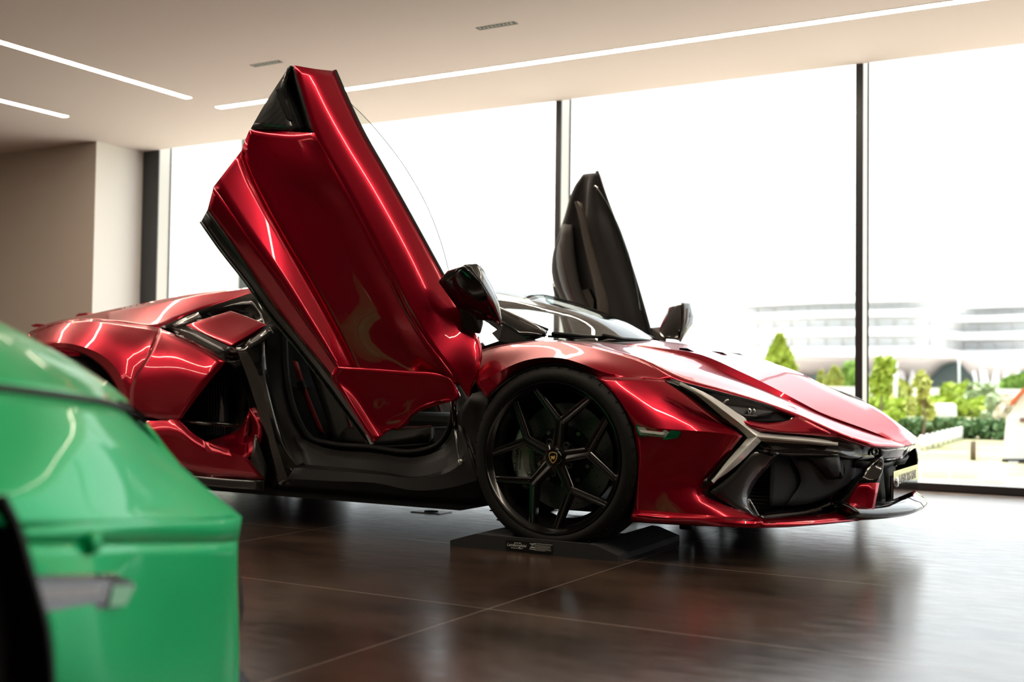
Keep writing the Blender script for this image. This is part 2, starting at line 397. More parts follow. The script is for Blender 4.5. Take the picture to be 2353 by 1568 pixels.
bush('shrub', 'lime shrub behind the bonnet edge at left end of fence', 'shrub', 2060, 940, 1010, 20, 90, 0, 1100, .09)
# clipped hedge
c0 = P(2020, 975, 26); c1 = P(2360, 975, 26)
b = NB()
for k in range(60):
    f = k / 59; c = P(2085 + 270 * f, 990, 16.2); zt = P(2200, 963, 16.2).z; leaves(b, (c.x, 16.2, (zt + GZ) / 2), .25, .4, (zt - GZ) / 2, 60, .07)
tag(link('hedge', b, [LEAF[3]], smooth=False), 'low dark green hedge behind the picket fence', 'hedge')
b = NB()
for k in range(70):
    f = k / 69; c = P(1960, 945, 31).lerp(P(2420, 945, 31), f); leaves(b, (c.x, 31, GZ + .2), .6, .9, .32, 45, .14)
tag(link('hedge', b, [LEAF[0]], smooth=False), 'long loose green hedge at back of garden, before the hotel', 'hedge')
# white fences
WFEN = mat('white_fence_paint', (.82, .82, .80), .6)
def fence(pts, h, n, label, pick=True):
    t = thing('picket_fence', label, 'fence', (pts[0][0], pts[0][1], GZ), 0)
    A = Vector((*pts[0], GZ)); B = Vector((*pts[1], GZ)); d = (B - A); r = Matrix.Rotation(math.atan2(d.y, d.x), 4, 'Z'); L = d.length
    M = Matrix.Translation(A) @ r
    b = NB()
    for z in ((h * .3, h * .75) if pick else (h * .12, h * .8)): add_box(b, 0, L, -.012, .012, z, z + h * .13, M)
    link('rails', b, WFEN, t, smooth=False)
    for k in range(n + 1):
        b = NB(); x = L * k / n; w = .035 if pick else L / n * .03
        add_box(b, x - w, x + w, -w * .7, w * .7, 0, h * .93, M)
        g = bmesh.ops.create_uvsphere(b, u_segments=10, v_segments=6, radius=w * 1.1)
        for v in g['verts']: v.co = M @ (v.co + V(x, 0, h * .97))
        link('picket', b, WFEN, t)
q0 = PZ(2118, 1036, GZ); q1 = PZ(2208, 1010, GZ)
fence(((q0.x, q0.y), (q1.x, q1.y)), P(2208, 985, q1.y).z - GZ, 8, 'short white picket fence before the dark hedge')
q0 = PZ(2050, 1113, GZ); q1 = PZ(2250, 1118, GZ)
fence(((q0.x, q0.y), (q1.x, q1.y)), P(2150, 1066, q0.y).z - GZ, 3, 'low white rail fence just outside the glass', False)
p = PZ(2280, 1122, GZ); xa = P(2254, 1100, p.y - .03).x; xb = P(2306, 1100, p.y - .03).x
b = NB(); add_box(b, xa, xb, p.y - .03, p.y + .15, GZ, P(2280, 1070, p.y).z); tag(link('utility_box', b, WFEN, smooth=False, bevel=.01), 'white box at right end of the low rail fence', 'box')
p = PZ(2236, 1058, GZ); b = NB(); add_tube(b, [V(p.x, p.y, GZ), V(p.x, p.y, P(2236, 1014, p.y).z)], .035, 10)
tag(link('wooden_post', b, BARK), 'thin dark wooden post standing alone on the lawn', 'post')
p = PZ(2172, 960, GZ - .0); q = P(2172, 945, 28)
b = NB(); g = bmesh.ops.create_cube(b, size=1)
for v in g['verts']: v.co = V(q.x + v.co.x * .55 * (1 - .1 * v.co.z), 28 + v.co.y * .4, GZ + (v.co.z + .5) * (P(2172, 928, 28).z - GZ))
tag(link('white_planter', b, WFEN, bevel=.08), 'pale white stone block among the shrubs', 'planter')
# toy-sized white cottage with tiled roof at the right edge
t = thing('garden_cottage', 'white tapered cottage with orange tiled roof cut by right edge', 'building', tuple(PZ(2330, 1064, GZ)))
pb = PZ(2303, 1062, GZ); yy = pb.y
def cq(u, v, dy=0): return P(u, v, yy) + V(0, dy, 0)
b = NB(); add_prism(b, [cq(2303, 1056), cq(2312, 962), cq(2325, 945), cq(2336, 925), cq(2352, 900), cq(2420, 850), cq(2500, 925), cq(2520, 1056)], V(0, 2.2, 0)); link('wall', b, WFEN, t, smooth=False)
b = NB(); add_prism(b, [cq(2302, 1062, -.02), cq(2302, 1055, -.02), cq(2520, 1055, -.02), cq(2520, 1062, -.02)], V(0, 2.3, 0)); link('plinth', b, ANTHRA, t, smooth=False)
b = NB(); add_prism(b, [cq(2322, 932, -.1), cq(2326, 922, -.1), cq(2352, 893, -.1), cq(2420, 838, -.1), cq(2420, 852, -.1), cq(2352, 905, -.1), cq(2330, 930, -.1)], V(0, 2.4, 0)); link('roof', b, mat('clay_tiles', (.55, .12, .04), .7, bump=(20, .4)), t, smooth=False)
b = NB(); add_prism(b, [cq(2344, 970, -.03), cq(2344, 961, -.03), cq(2380, 961, -.03), cq(2380, 970, -.03)], V(0, .03, 0)); link('sill', b, mat('sill_brown', (.2, .1, .1), .7), t, smooth=False)
b = NB(); add_prism(b, [cq(2319, 1068, -.12), cq(2320, 1060, -.12), cq(2342, 1060, -.12), cq(2341, 1068, -.12)], V(0, .06, 0)); link('lamp', b, WHITE, t, smooth=False)
# the hotel
b = NB(); add_box(b, -120, 60, 62, 135, GZ, GZ + .02); tag(link('bounce_plaza', b, BOUNCE_PAVE, smooth=False), 'pale paved forecourt added under the hotel to bounce light onto its soffit', 'bounce_paving', kind='structure')  # pale ground added to brighten the soffit from below
YH = 100
t = thing('hotel_building', 'long white curving hotel on V-shaped columns far behind the garden', 'building', tuple(P(2000, 880, YH)))
HW = mat('hotel_white', (.86, .86, .86), .7); HG = mat('hotel_window', (.78, .81, .84), .5); HD = mat('hotel_soffit', (.86, .80, .76), .8); HK = mat('hotel_dark_glass', (.14, .22, .22), .3)
def hp(u, off=0):
    pts = [(1480, 0), (1655, 2), (1700, -3), (1900, -5), (2140, -5), (2180, 3), (2210, 6), (2420, 4)]
    for (a, ya), (c_, yb) in zip(pts, pts[1:]):
        if u <= c_: f = (u - a) / (c_ - a); f = f * f * (3 - 2 * f); return YH + ya + (yb - ya) * f + off
    return YH + 4 + off
def band(name, m, lo, hi, off, u0=1660, u1=2420, dep=3):
    b = NB(); rows = []
    us = [u0 + (u1 - u0) * k / 40 for k in range(41)]
    def zz(v): return [P(u, v, hp(u, off)) for u in us]
    zt = P(1900, hi, YH).z; zb = P(1900, lo, YH).z
    top = [V(p.x, p.y, zt) for p in zz(800)]; bot = [V(p.x, p.y, zb) for p in zz(800)]
    tb = [p + V(0, dep, 0) for p in top]; bb = [p + V(0, dep, 0) for p in bot]
    for A, B in ((top, bot), (bot, bb), (tb, top), (bb, tb)):
        va = [b.verts.new(p) for p in A]; vb = [b.verts.new(p) for p in B]
        for i in range(40): b.faces.new((va[i], va[i + 1], vb[i + 1], vb[i]))
    bmesh.ops.recalc_face_normals(b, faces=b.faces[:]); return link(name, b, m, t)
band('facade', HW, 822, 692, 1.5, dep=14)
for v0, v1 in ((706, 692), (737, 725), (778, 762), (822, 803)):
    band('balcony_band', HW, v0, v1, -1.2, dep=2.5)
for v0, v1 in ((723, 708), (760, 740), (801, 781)):
    for k in range(19):
        u = 1672 + k * 39; b = NB()
        z0 = P(1900, v0, YH).z; z1 = P(1900, v1, YH).z; a = P(u, 800, hp(u, 1.35)); c = P(u + 28, 800, hp(u + 28, 1.35))
        add_prism(b, [V(a.x, a.y, z0), V(c.x, c.y, z0), V(c.x, c.y, z1), V(a.x, a.y, z1)], V(0, .1, 0)); link('window', b, HG, t, smooth=False)
b = NB()   # undulating soffit
pts = [(1660, 824), (1700, 845), (1800, 850), (1880, 852), (1960, 845), (2060, 858), (2120, 858), (2160, 835), (2200, 832), (2230, 858), (2310, 858), (2340, 845), (2420, 830)]
up = crom([P(u, 822, YH + 1) for u, v in pts], 4); dn = crom([P(u, v, YH + 4) for u, v in pts], 4)
add_grid(b, [up, dn, [p + V(0, 12, .5) for p in dn]], 1, 3, CAM); link('soffit', b, HD, t, thick=.2)
b = NB(); z0 = GZ; z1 = P(1900, 826, YH).z; a = P(1680, 870, YH + 10); c = P(2420, 870, YH + 10); add_box(b, a.x, c.x, YH + 8, YH + 9, z0, z1); link('lobby_glazing', b, HK, t, smooth=False)
for u in (2055, 2085, 2110, 2250, 2275, 2300, 1990, 2325):
    b = NB(); p = P(u, 905, YH + 2); q = P(u - 14, 852, YH + 2); r = P(u + 14, 852, YH + 2)
    add_tube(b, [q, p], .16, 8); add_tube(b, [r, p], .16, 8); link('column', b, HW, t)
xd = V(1, 0, 0); q = P(2030, 691, YH - 3.2)
place_text('lettering', 'ZENO', 2.3, q + V(-1.2, 0, 0), xd, V(0, 0, 1), mat('pale_sign_letters', (.62, .64, .66), .5), t, ext=.15, wide=1.15)
b = NB(); q = P(1963, 692, YH - 3.2); add_prism(b, [q + V(-.8, 0, -.8), q + V(.6, 0, -.9), q + V(.8, 0, .9), q + V(-.5, 0, .6)], V(0, .2, 0)); link('emblem', b, mat('sign_blue', (.05, .5, .65), .5), t, smooth=False)
for u, v0, v1, y in ((2058, 832, 940, 34), (2204, 822, 930, 55), (2255, 826, 930, 55), (2292, 830, 900, 60)):
    p = P(u, v0, y); b = NB(); add_tube(b, [V(p.x, y, GZ), V(p.x, y, p.z)], .045 if y > 40 else .07, 8)
    tag(link('lamp_post', b, HW if y < 40 else HG), {2058: 'white lamp post left of the yellow-green shrubs', 2204: 'grey lamp post, leftmost of three before the hotel', 2255: 'grey lamp post, middle of three before the hotel', 2292: 'grey lamp post, rightmost of three before the hotel'}[u], 'lamp post')
# pale parked vehicles / low wall beyond the garden
b = NB(); a = P(1840, 925, 48); c = P(2420, 925, 48); add_box(b, a.x, c.x, 48, 48.4, GZ, P(2000, 890, 48).z); tag(link('garden_wall', b, WFEN, smooth=False), 'long low white wall between the garden and the hotel', 'wall')
# the pale neighbouring block seen through the left pane
b = NB(); p0 = P(365, 500, 9); p1 = P(511, 500, 9)
add_box(b, p0.x - 3, p1.x, 9, 9.4, GZ, 9); tag(link('neighbour_block', b, WHITEWALL, smooth=False), 'plain white building close outside the left window pane', 'building')
b = NB(); p2 = P(606, 500, 10.5); add_box(b, P(505, 500, 10.5).x, p2.x, 10.5, 10.9, GZ, 6.5); tag(link('annex', b, mat('grey_render', (.055, .06, .066), .8), smooth=False), 'grey building part beside the plain white one', 'building')
# ================================================================ THE RED CAR
car = thing('sports_car', 'red wedge-shaped supercar with both scissor doors raised, in front of the glass wall', 'car', (-1.2, 0, 0))
OUT = V(-1.0, -30, 3)       # "outside" as seen from the near flank
def G(rows): return [[P(*p) if isinstance(p, tuple) else p for p in r] for r in rows]
def panel(name, parts, m, parent=None, mirror=True, thick=.012, nu=4, nv=4, face=None, auto=28, both=None):
    """parts: list of row lists. mirror: the same panel on the far flank, as an object of its own when both is set"""
    for side in ((0, 1) if both else (0,)):
        b = NB()
        for rows in parts: add_grid(b, G(rows), nu, nv, face or OUT)
        if side: flip(b)
        elif mirror and not both: add_mirror(b)
        bmesh.ops.remove_doubles(b, verts=b.verts[:], dist=.0006)
        o = link(name, b, m, parent or car, thick=thick, auto=auto)
        if side: return o
    return o
# --- bonnet
Cc = [(1500, 782, 0), (1570, 790, 0), (1640, 803, 0), (1725, 822, 0), (1825, 851, 0), (1900, 888, 0), (1964, 918, 0), (2050, 968, 0), (2098, 1022, 0)]
S1 = [(1440, 789, -.40), (1520, 800, -.42), (1612, 816, -.42), (1700, 854, -.40), (1775, 890, -.37), (1835, 922, -.34), (1885, 948, -.31), (1985, 985, -.22), (2082, 1023, -.08)]
S2 = [(1436, 792, -.42), (1515, 806, -.44), (1604, 826, -.44), (1690, 868, -.42), (1768, 901, -.385), (1832, 928, -.345), (1880, 951, -.315), (1980, 988, -.225), (2080, 1023.3, -.09)]
S3 = [(1360, 785, -.62), (1440, 805, -.64), (1530, 830, -.64), (1640, 862, -.62), (1730, 893, -.58), (1800, 922, -.52), (1860, 950, -.46), (1965, 995, -.34), (2065, 1024, -.20)]
HH = [(1290, 783, -.82), (1390, 802, -.825), (1470, 826, -.84), (1556, 873, -.86), (1640, 895, -.82), (1735, 921, -.77), (1815, 947, -.70), (1930, 996, -.56), (2010, 1023, -.42)]
UP = V(1.5, -3, 30)
panel('bonnet', [[Cc, S1], [S1, S2], [S2, S3, HH]], RED, face=UP)
# --- front wings
FL0 = [(1102, 806, -.83), (1130, 797, -.83), (1170, 790, -.83), (1210, 785, -.83), (1250, 782, -.825)] + HH[:4]
FL1 = [(1096, 840, -.93), (1125, 825, -.93), (1165, 811, -.925), (1210, 801, -.915), (1255, 797, -.91), (1310, 803, -.91), (1385, 824, -.915), (1450, 848, -.91), (1535, 871, -.872)]
FL2 = [(1092, 880, -.99), (1128, 866, -.985), (1165, 845, -1.022), (1206, 829, -1.028), (1250, 822, -1.03), (1295, 824, -1.03), (1335, 836, -1.03), (1388, 856, -.985), (1500, 869, -.91)]
FL3 = [(1119, 915, -.985), (1142, 892, -.985), (1172, 869, -.985), (1207, 850, -.985), (1246, 838, -.985), (1283, 835, -.985), (1322, 844, -.985), (1372, 866, -.99), (1475, 868.5, -.935)]
panel('front_wing', [[FL0, FL1, FL2], [FL2, FL3]], RED, both=True)
# inner edge of the wing: closes the gap to the windscreen pillar
LIP = [(1119, 915, -1.0), (1142, 892, -1.0), (1172, 869, -1.0), (1207, 850, -1.0), (1246, 838, -1.0), (1283, 835, -1.0), (1320, 843, -1.0), (1352, 857, -1.0), (1385, 879, -1.0), (1412, 906, -1.0), (1438, 945, -1.0), (1455, 982, -1.0), (1464, 1015, -1.0), (1466, 1060, -1.0), (1465, 1110, -1.0), (1457, 1172, -1.0), (1449, 1200, -1.0)]
def W0(*p): return [V(*q) for q in p]
for s in (0, 1):
    b = NB(); r0 = [P(*p) for p in LIP]; add_grid(b, [r0, [p + V(0, .42, 0) for p in r0]], 2, 1)
    add_grid(b, [W0((-.42, -.585, .70), (.38, -.585, .70)), W0((-.42, -.585, .24), (.38, -.585, .24))], 1, 1)
    if s: flip(b)
    link('wheel_arch_liner', b, BLACK, car, thick=.006)
# --- front bumper, side
PLAN = [(.30, -1.02), (.42, -1.005), (.55, -.965), (.66, -.905), (.72, -.855), (.80, -.77), (.89, -.65), (.965, -.54), (1.015, -.44), (1.05, -.34), (1.08, -.22), (1.10, -.1), (1.11, 0), (1.10, .1), (1.08, .22)]
def B(u, v, ins=0.0):
    """the point of the bumper's plan curve (moved in by ins) that the photograph shows at u, v"""
    pts = []
    for i, (x, y) in enumerate(PLAN):
        a = PLAN[max(i - 1, 0)]; c = PLAN[min(i + 1, len(PLAN) - 1)]; tx, ty = c[0] - a[0], c[1] - a[1]; L = math.hypot(tx, ty)
        pts.append((x - ty / L * ins, y + tx / L * ins))
    d = ray(u, v)
    for (ax, ay), (cx, cy) in zip(pts, pts[1:]):
        ex, ey = cx - ax, cy - ay; det = d.x * (-ey) + ex * d.y
        if abs(det) < 1e-9: continue
        rx, ry = ax - CAM.x, ay - CAM.y
        t = (rx * (-ey) + ex * ry) / det; s = (d.x * ry - d.y * rx) / det
        if -1e-6 <= s <= 1 + 1e-6 and t > 0: return CAM + d * t
    return P(u, v, -.3 + ins)
panel('front_bumper_side', [
    [[(1372, 866, -1.005), (1410, 867, -.985), (1450, 868, -.955), (1490, 869, -.92), (1528, 872, -.88)],
     [(1412, 906, -1.015), (1440, 904, -1.0), (1480, 904, -.97), (1530, 904, -.93), (1578, 908, -.88)],
     [(1438, 945, -1.02), (1470, 943, -1.01), (1520, 945, -.98), (1575, 947, -.94), (1632, 950, -.885)],
     [(1456, 982, -1.02), (1500, 984, -1.02), (1560, 988, -.99), (1640, 994, -.95), (1706, 1002, -.89)]],
    [[(1456, 982, -1.02), (1500, 984, -1.02), (1560, 988, -.99), (1640, 994, -.95), (1706, 1002, -.89)],
     [(1466, 1050, -1.015), (1510, 1050, -1.0), (1560, 1052, -.975), (1610, 1055, -.94), (1663, 1058, -.895)],
     [(1465, 1110, -1.01), (1500, 1112, -.985), (1540, 1114, -.965), (1580, 1117, -.94), (1613, 1120, -.91)],
     [(1457, 1172, -1.0), (1520, 1176, -.98), (1580, 1181, -.965), (1660, 1187, -.94), (1752, 1193, -.88)]],
    [[(1457, 1172, -1.0), (1520, 1176, -.98), (1580, 1181, -.965), (1660, 1187, -.94), (1752, 1193, -.88)],
     [(1452, 1182, -1.02), (1520, 1189, -1.01), (1600, 1196, -1.0), (1680, 1202, -.97), (1750, 1205, -.94)],
     [(1449, 1200, -1.0), (1520, 1205, -.99), (1600, 1209, -.98), (1680, 1212, -.965), (1742, 1214, -.94)]]], RED, both=True)
# lower lip and the corner blade
lipO = [(1742, 1214, -.94), (1800, 1211, -.85), (1860, 1207, -.74), (1920, 1202, -.61), (1972, 1197, -.47)]
lipI = [(1752, 1193, -.86), (1800, 1190, -.76), (1850, 1186, -.66), (1900, 1181, -.55), (1932, 1176, -.47)]
lipM = [(1750, 1205, -.94), (1800, 1204, -.85), (1860, 1200, -.735), (1920, 1195, -.605), (1962, 1190, -.49)]
for s in (0, 1):
    b = NB()
    add_grid(b, G([lipI, lipM]), 3, 2, UP); add_grid(b, G([lipM, lipO]), 3, 1, OUT)
    bl = G([[(1932, 1176, -.47), (1950, 1146, -.455), (1972, 1110, -.435)], [(1962, 1190, -.48), (1985, 1150, -.44), (2000, 1110, -.42)], [(1972, 1197, -.475), (1994, 1192, -.445), (2021, 1110, -.385)]])
    add_grid(b, bl, 3, 3, V(3, -10, .5))
    if s: flip(b)
    link('corner_blade', b, RED, car, thick=.014, auto=40)
    b = NB()
    add_grid(b, G([[(1972, 1109, -.435), (1996, 1068, -.39), (2028, 1048, -.34)], [(1995, 1109, -.425), (2015, 1080, -.37), (2029, 1052, -.342)], [(2021, 1109, -.385), (2030, 1075, -.355), (2031, 1062, -.345)]]), 3, 3, V(3, -10, .5))
    add_grid(b, G([[(1890, 1168, -.47), (1940, 1120, -.42), (1990, 1072, -.38)], [(1932, 1176, -.47), (1955, 1140, -.45), (1996, 1068, -.39)]]), 3, 2, V(3, -10, .5))
    if s: flip(b)
    link('corner_blade_top', b, GLOSSBLACK, car, thick=.012, auto=40)
# red brow between headlamp and light blade, running under the bonnet edge to the nose
def Bg(rows): return [[B(*p) for p in r] for r in rows]
for s in (0, 1):
    b = NB()
    add_grid(b, Bg([[(1700, 962, .02), (1760, 972, .02), (1812, 966, .02), (1832, 956, .02)], [(1718, 975, .0), (1790, 990, .0), (1860, 992, .0), (1900, 990, 0)], [(1748, 992, .01), (1820, 998, .01), (1880, 1002, .01), (1935, 1008, .01)]]), 3, 3, V(6, -10, 2))
    add_grid(b, Bg([[(1832, 955, .02), (1880, 977, .02), (1940, 1003, .02), (2005, 1026, .02)], [(1900, 990, 0), (1925, 1000, 0), (1965, 1015, .01), (2008, 1029, .02)]]), 3, 2, V(6, -10, 2))
    add_grid(b, Bg([[(1900, 990, 0), (1925, 1000, 0), (1965, 1015, .01), (2008, 1029, .02)], [(1935, 1008, .01), (1950, 1013, .01), (1975, 1020, .012), (2008, 1031, .02)]]), 3, 2, V(6, -10, 2))
    if s: flip(b)
    link('bumper_brow', b, RED, car, thick=.01, auto=30)
# black housings
for s in (0, 1):
    b = NB()  # behind Y-light, along the crease
    add_grid(b, Bg([[(1528, 874, .012), (1580, 908, .012), (1634, 950, .012), (1706, 1002, .012), (1662, 1060, .012), (1611, 1121, .012)],
                    [(1556, 876, .03), (1612, 905, .03), (1680, 950, .03), (1745, 1003, .035), (1712, 1060, .035), (1632, 1133, .03)]]), 3, 2, V(3, -10, 2))
    add_grid(b, Bg([[(1700, 962, .03), (1748, 992, .025), (1830, 1000, .03), (1935, 1009, .02), (1975, 1021, .02), (2012, 1030, .02)],
                    [(1720, 990, .04), (1745, 1010, .04), (1830, 1016, .04), (1925, 1020, .04), (1975, 1035, .03), (2012, 1040, .03)],
                    [(1745, 1022, .03), (1760, 1034, .03), (1830, 1040, .035), (1925, 1048, .03), (1975, 1058, .03), (2028, 1050, .03)]]), 3, 3, V(6, -10, 2))
    if s: flip(b)
    link('light_blade_housing', b, GLOSSBLACK, car, thick=.008, auto=40)
    # headlamp
    hl = sub('headlamp', car, (.55, -.8 if not s else .8, .55))
    b = NB(); add_grid(b, Bg([[(1540, 872, .045), (1620, 892, .045), (1735, 922, .05), (1832, 953, .045)], [(1570, 886, .05), (1640, 925, .055), (1720, 945, .06), (1820, 960, .05)], [(1600, 903, .045), (1655, 940, .045), (1705, 964, .04), (1812, 967, .04)]]), 3, 3, V(3, -10, 2))
    if s: flip(b)
    link('lamp_bowl', b, BLACK, hl, thick=.006)
    b = NB(); q = [B(u, v, .022) for u, v in ((1605, 896), (1648, 901), (1700, 914), (1752, 929), (1790, 945), (1768, 962), (1720, 964), (1672, 950), (1640, 926))]
    add_prism(b, q, V(-.004, .004, 0))
    if s: flip(b)
    link('lens', b, LAMPGLASS, hl, smooth=False)
    b = NB(); q = [B(u, v, .035) for u, v in ((1612, 903), (1645, 906), (1700, 920), (1748, 934), (1778, 946), (1760, 956), (1722, 958), (1680, 948), (1650, 930))]
    add_prism(b, q, V(-.004, .004, 0))
    if s: flip(b)
    link('reflector', b, mat('lamp_inner_grey', (.16, .15, .14), .3, .5), hl, smooth=False)
    for uu, rr in ((1722, .012), (1732, .010)):
        b = NB(); g = bmesh.ops.create_uvsphere(b, u_segments=16, v_segments=10, radius=rr); c = B(uu, 945, .028)
        for v in g['verts']: v.co = c + V(v.co.x * .6, v.co.y * .6, v.co.z)
        if s: flip(b)
        link('projector_lens', b, CHROME, hl)
    b = NB(); add_tube(b, [B(1660, 938, .026), B(1662, 928, .026), B(1668, 921, .026), B(1674, 919, .026)], .004, 6)
    if s: flip(b)
    link('projector_ring', b, CHROME, hl)
    b = NB(); add_prism(b, [B(1713, 953, .027), B(1739, 955, .027), B(1739, 957, .027), B(1713, 955, .027)], V(-.003, .003, 0))
    if s: flip(b)
    link('light_bar', b, WHITE, hl, smooth=False)
    # Y-shaped light blade
    yl = sub('daytime_light', car, (.7, -.85 if not s else .85, .46))
    DRL = mat('light_blade_lens', (.90, .90, .88), .12, .0, 1, .02)
    def arm(pts, name, w0):
        b = NB(); rows = [[], [], []]
        for (u, v, du, dv) in pts:
            rows[0].append(B(u - du, v - dv, .02)); rows[1].append(B(u, v, -.004)); rows[2].append(B(u + du, v + dv, .02))
        add_grid(b, rows[:2], 3, 1, V(3, -10, 2)); add_grid(b, rows[1:], 3, 1, V(3, -10, 2))
        if s: flip(b)
        link(name, b, DRL, yl, thick=.006, smooth=False)
    arm([(1562, 881, .5, -1), (1610, 906, 5, -6), (1668, 948, 8, -11), (1722, 990, 10, -12), (1740, 1004, 10, -12)], 'upper_arm', 0)
    arm([(1742, 1004, 0, 10), (1800, 1009, 0, 9), (1860, 1014, 0, 8), (1905, 1019, 0, 6), (1926, 1021, 0, 1)], 'side_arm', 0)
    arm([(1740, 1004, -12, -7), (1718, 1026, -12, -8), (1690, 1056, -11, -7), (1660, 1085, -7, -5), (1637, 1108, -1, -1)], 'lower_arm', 0)
# --- air intake in the bumper corner
for s in (0, 1):
    it = sub('air_intake', car, (.8, -.75 if not s else .75, .3))
    b = NB()
    add_grid(b, Bg([[(1632, 1131, .02), (1680, 1162, .03), (1745, 1192, .04)], [(1690, 1085, .03), (1700, 1135, .045), (1722, 1160, .06)], [(1742, 1036, .03), (1736, 1095, .06), (1728, 1130, .09)], [(1790, 1042, .03), (1765, 1075, .07), (1738, 1108, .12)]]), 3, 3, V(6, -10, 0))
    if s: flip(b)
    link('carbon_strut', b, CARBON, it, thick=.01)
    b = NB(); add_grid(b, Bg([[(1742, 1034, .025), (1800, 1042, .03), (1860, 1044, .03), (1926, 1046, .03)], [(1748, 1040, .028), (1800, 1048, .035), (1860, 1049, .035), (1926, 1048, .035)]]), 3, 1, V(6, -10, 0))
    if s: flip(b)
    link('carbon_trim', b, CARBON, it, thick=.008)
    b = NB(); add_tube(b, [B(1711, 1130, .085), B(1742, 1186, .06)], [.004, .006], 6)
    if s: flip(b)
    link('metal_edge', b, ALU, it)
    b = NB()   # radiator slats
    for k in range(15):
        v = 1064 + k * 8.2; add_prism(b, [B(1722 + (6 if k > 8 else 0), v, .20), B(1772, v + 1, .16), B(1772, v + 5, .16), B(1722, v + 4, .20)], V(-.004, .006, 0))
    if s: flip(b)
    o = link('radiator_slats', b, SATIN, it, smooth=False); o['kind'] = 'stuff'
    b = NB(); add_grid(b, Bg([[(1700, 1040, .26), (1780, 1046, .23), (1900, 1050, .2), (2000, 1060, .16)], [(1700, 1195, .24), (1780, 1192, .2), (1880, 1180, .18), (1960, 1165, .16)]]), 2, 2, V(6, -10, 0))
    if s: flip(b)
    link('intake_back', b, BLACK, it, thick=.01)
    b = NB(); add_grid(b, Bg([[(1774, 1050, .12), (1795, 1050, .12), (1815, 1050, .12)], [(1772, 1105, .12), (1805, 1110, .12), (1839, 1105, .12)], [(1770, 1163, .12), (1785, 1163, .12), (1803, 1164, .12)]]), 3, 3, V(6, -10, 0))
    if s: flip(b)
    link('intake_panel', b, DARKGREY, it, thick=.01)
    b = NB(); add_grid(b, Bg([[(1817, 1050, .10), (1850, 1049, .09), (1930, 1047, .05), (1988, 1052, .04)], [(1842, 1105, .10), (1890, 1110, .085), (1930, 1100, .06), (1975, 1085, .05)], [(1806, 1163, .11), (1850, 1160, .10), (1900, 1145, .085), (1950, 1112, .06)]]), 3, 3, V(6, -10, 0))
    add_grid(b, Bg([[(1848, 1048, .085), (1890, 1046, .05), (1928, 1046, .03)], [(1880, 1080, .08), (1905, 1078, .035), (1932, 1075, .02)], [(1900, 1102, .08), (1915, 1103, .05), (1932, 1100, .04)]]), 3, 3, V(6, -10, 0))
    if s: flip(b)
    link('duct_cover', b, DARKGREY, it, thick=.01, auto=30)
    b = NB(); add_prism(b, [B(1929, 1060, .03), B(1938, 1063, .028), B(1942, 1080, .026), B(1939, 1098, .03), B(1932, 1102, .035), B(1931, 1085, .025)], V(-.02, .012, 0))
    if s: flip(b)
    link('sensor_recess', b, BLACK, it, smooth=False)
    b = NB(); add_grid(b, Bg([[(1745, 1190, .06), (1790, 1187, .08), (1850, 1182, .09), (1925, 1172, .07)], [(1740, 1165, .16), (1790, 1163, .14), (1850, 1160, .13), (1925, 1130, .10)]]), 3, 2, V(6, -10, 5))
    if s: flip(b)
    link('intake_floor', b, GLOSSBLACK, it, thick=.01)
    b = NB(); c = B(1773, 1043, .02); add_lathe(b, [(.0, .004), (.009, .004), (.011, .0), (.011, -.01)], c, V(.5, -.86, 0), V(0, 0, 1), 20)
    if s: flip(b)
    link('parking_sensor', b, BLACK, it)
    # side marker
    mk = sub('side_marker', car, (.45, -.99 if not s else .99, .47))
    def MY(u, v, o=0): return P(u, v, -1.024 + (u - 1460) * .0003 - o)
    b = NB(); add_prism(b, [MY(1459, 977), MY(1530, 986), MY(1566, 993), MY(1558, 1007), MY(1530, 1011), MY(1466, 1003)], V(0, .03, 0))
    if s: flip(b)
    link('marker_bezel', b, GLOSSBLACK, mk, smooth=False)
    b = NB(); add_prism(b, [MY(1470, 988, .009), MY(1524, 994, .009), MY(1528, 997, .009), MY(1522, 1000, .009), MY(1473, 994, .009)], V(0, .002, 0))
    if s: flip(b)
    link('light_guide', b, WHITE, mk, smooth=False)
    b = NB(); add_prism(b, [MY(1464, 981, .004), MY(1530, 989, .004), MY(1537, 994, .004), MY(1528, 1006, .004), MY(1470, 1000, .004)], V(0, .004, 0))
    if s: flip(b)
    link('marker_lens', b, mat('marker_lens_glass', (.30, .31, .31), .25, .0, .3), mk, smooth=False)
# --- nose band, grille mouth, splitter, number plate
b = NB(); r0 = [B(2008, 1027, .02), V(1.055, -.28, .406), V(1.085, -.15, .403), V(1.095, 0, .400)]; r1 = [B(2026, 1052, .04), V(1.04, -.28, .358), V(1.065, -.15, .354), V(1.075, 0, .352)]
add_grid(b, [r0, r1], 4, 3, V(30, -3, 0)); add_mirror(b); link('nose_band', b, GLOSSBLACK, car, thick=.01)
b = NB(); add_grid(b, [[V(.90, -.45, .40), V(.98, -.3, .40), V(.99, 0, .40)], [V(.92, -.45, .17), V(1.0, -.3, .17), V(1.01, 0, .17)]], 3, 2, V(30, 0, 0)); add_mirror(b); link('grille_mouth', b, BLACK, car, thick=.01)
b = NB(); add_grid(b, [[V(.99, -.42, .36), V(1.045, -.3, .345), V(1.05, 0, .342)], [V(.97, -.42, .335), V(1.03, -.3, .32), V(1.035, 0, .318)]], 3, 2, V(30, -3, 0)); add_mirror(b); link('grille_bar', b, BLACK, car, thick=.012)
sp = [(1.01, -.54, .175), (1.06, -.43, .165), (1.115, -.28, .16), (1.15, -.12, .158), (1.155, 0, .158)]
b = NB(); A1 = [V(*p) for p in sp]
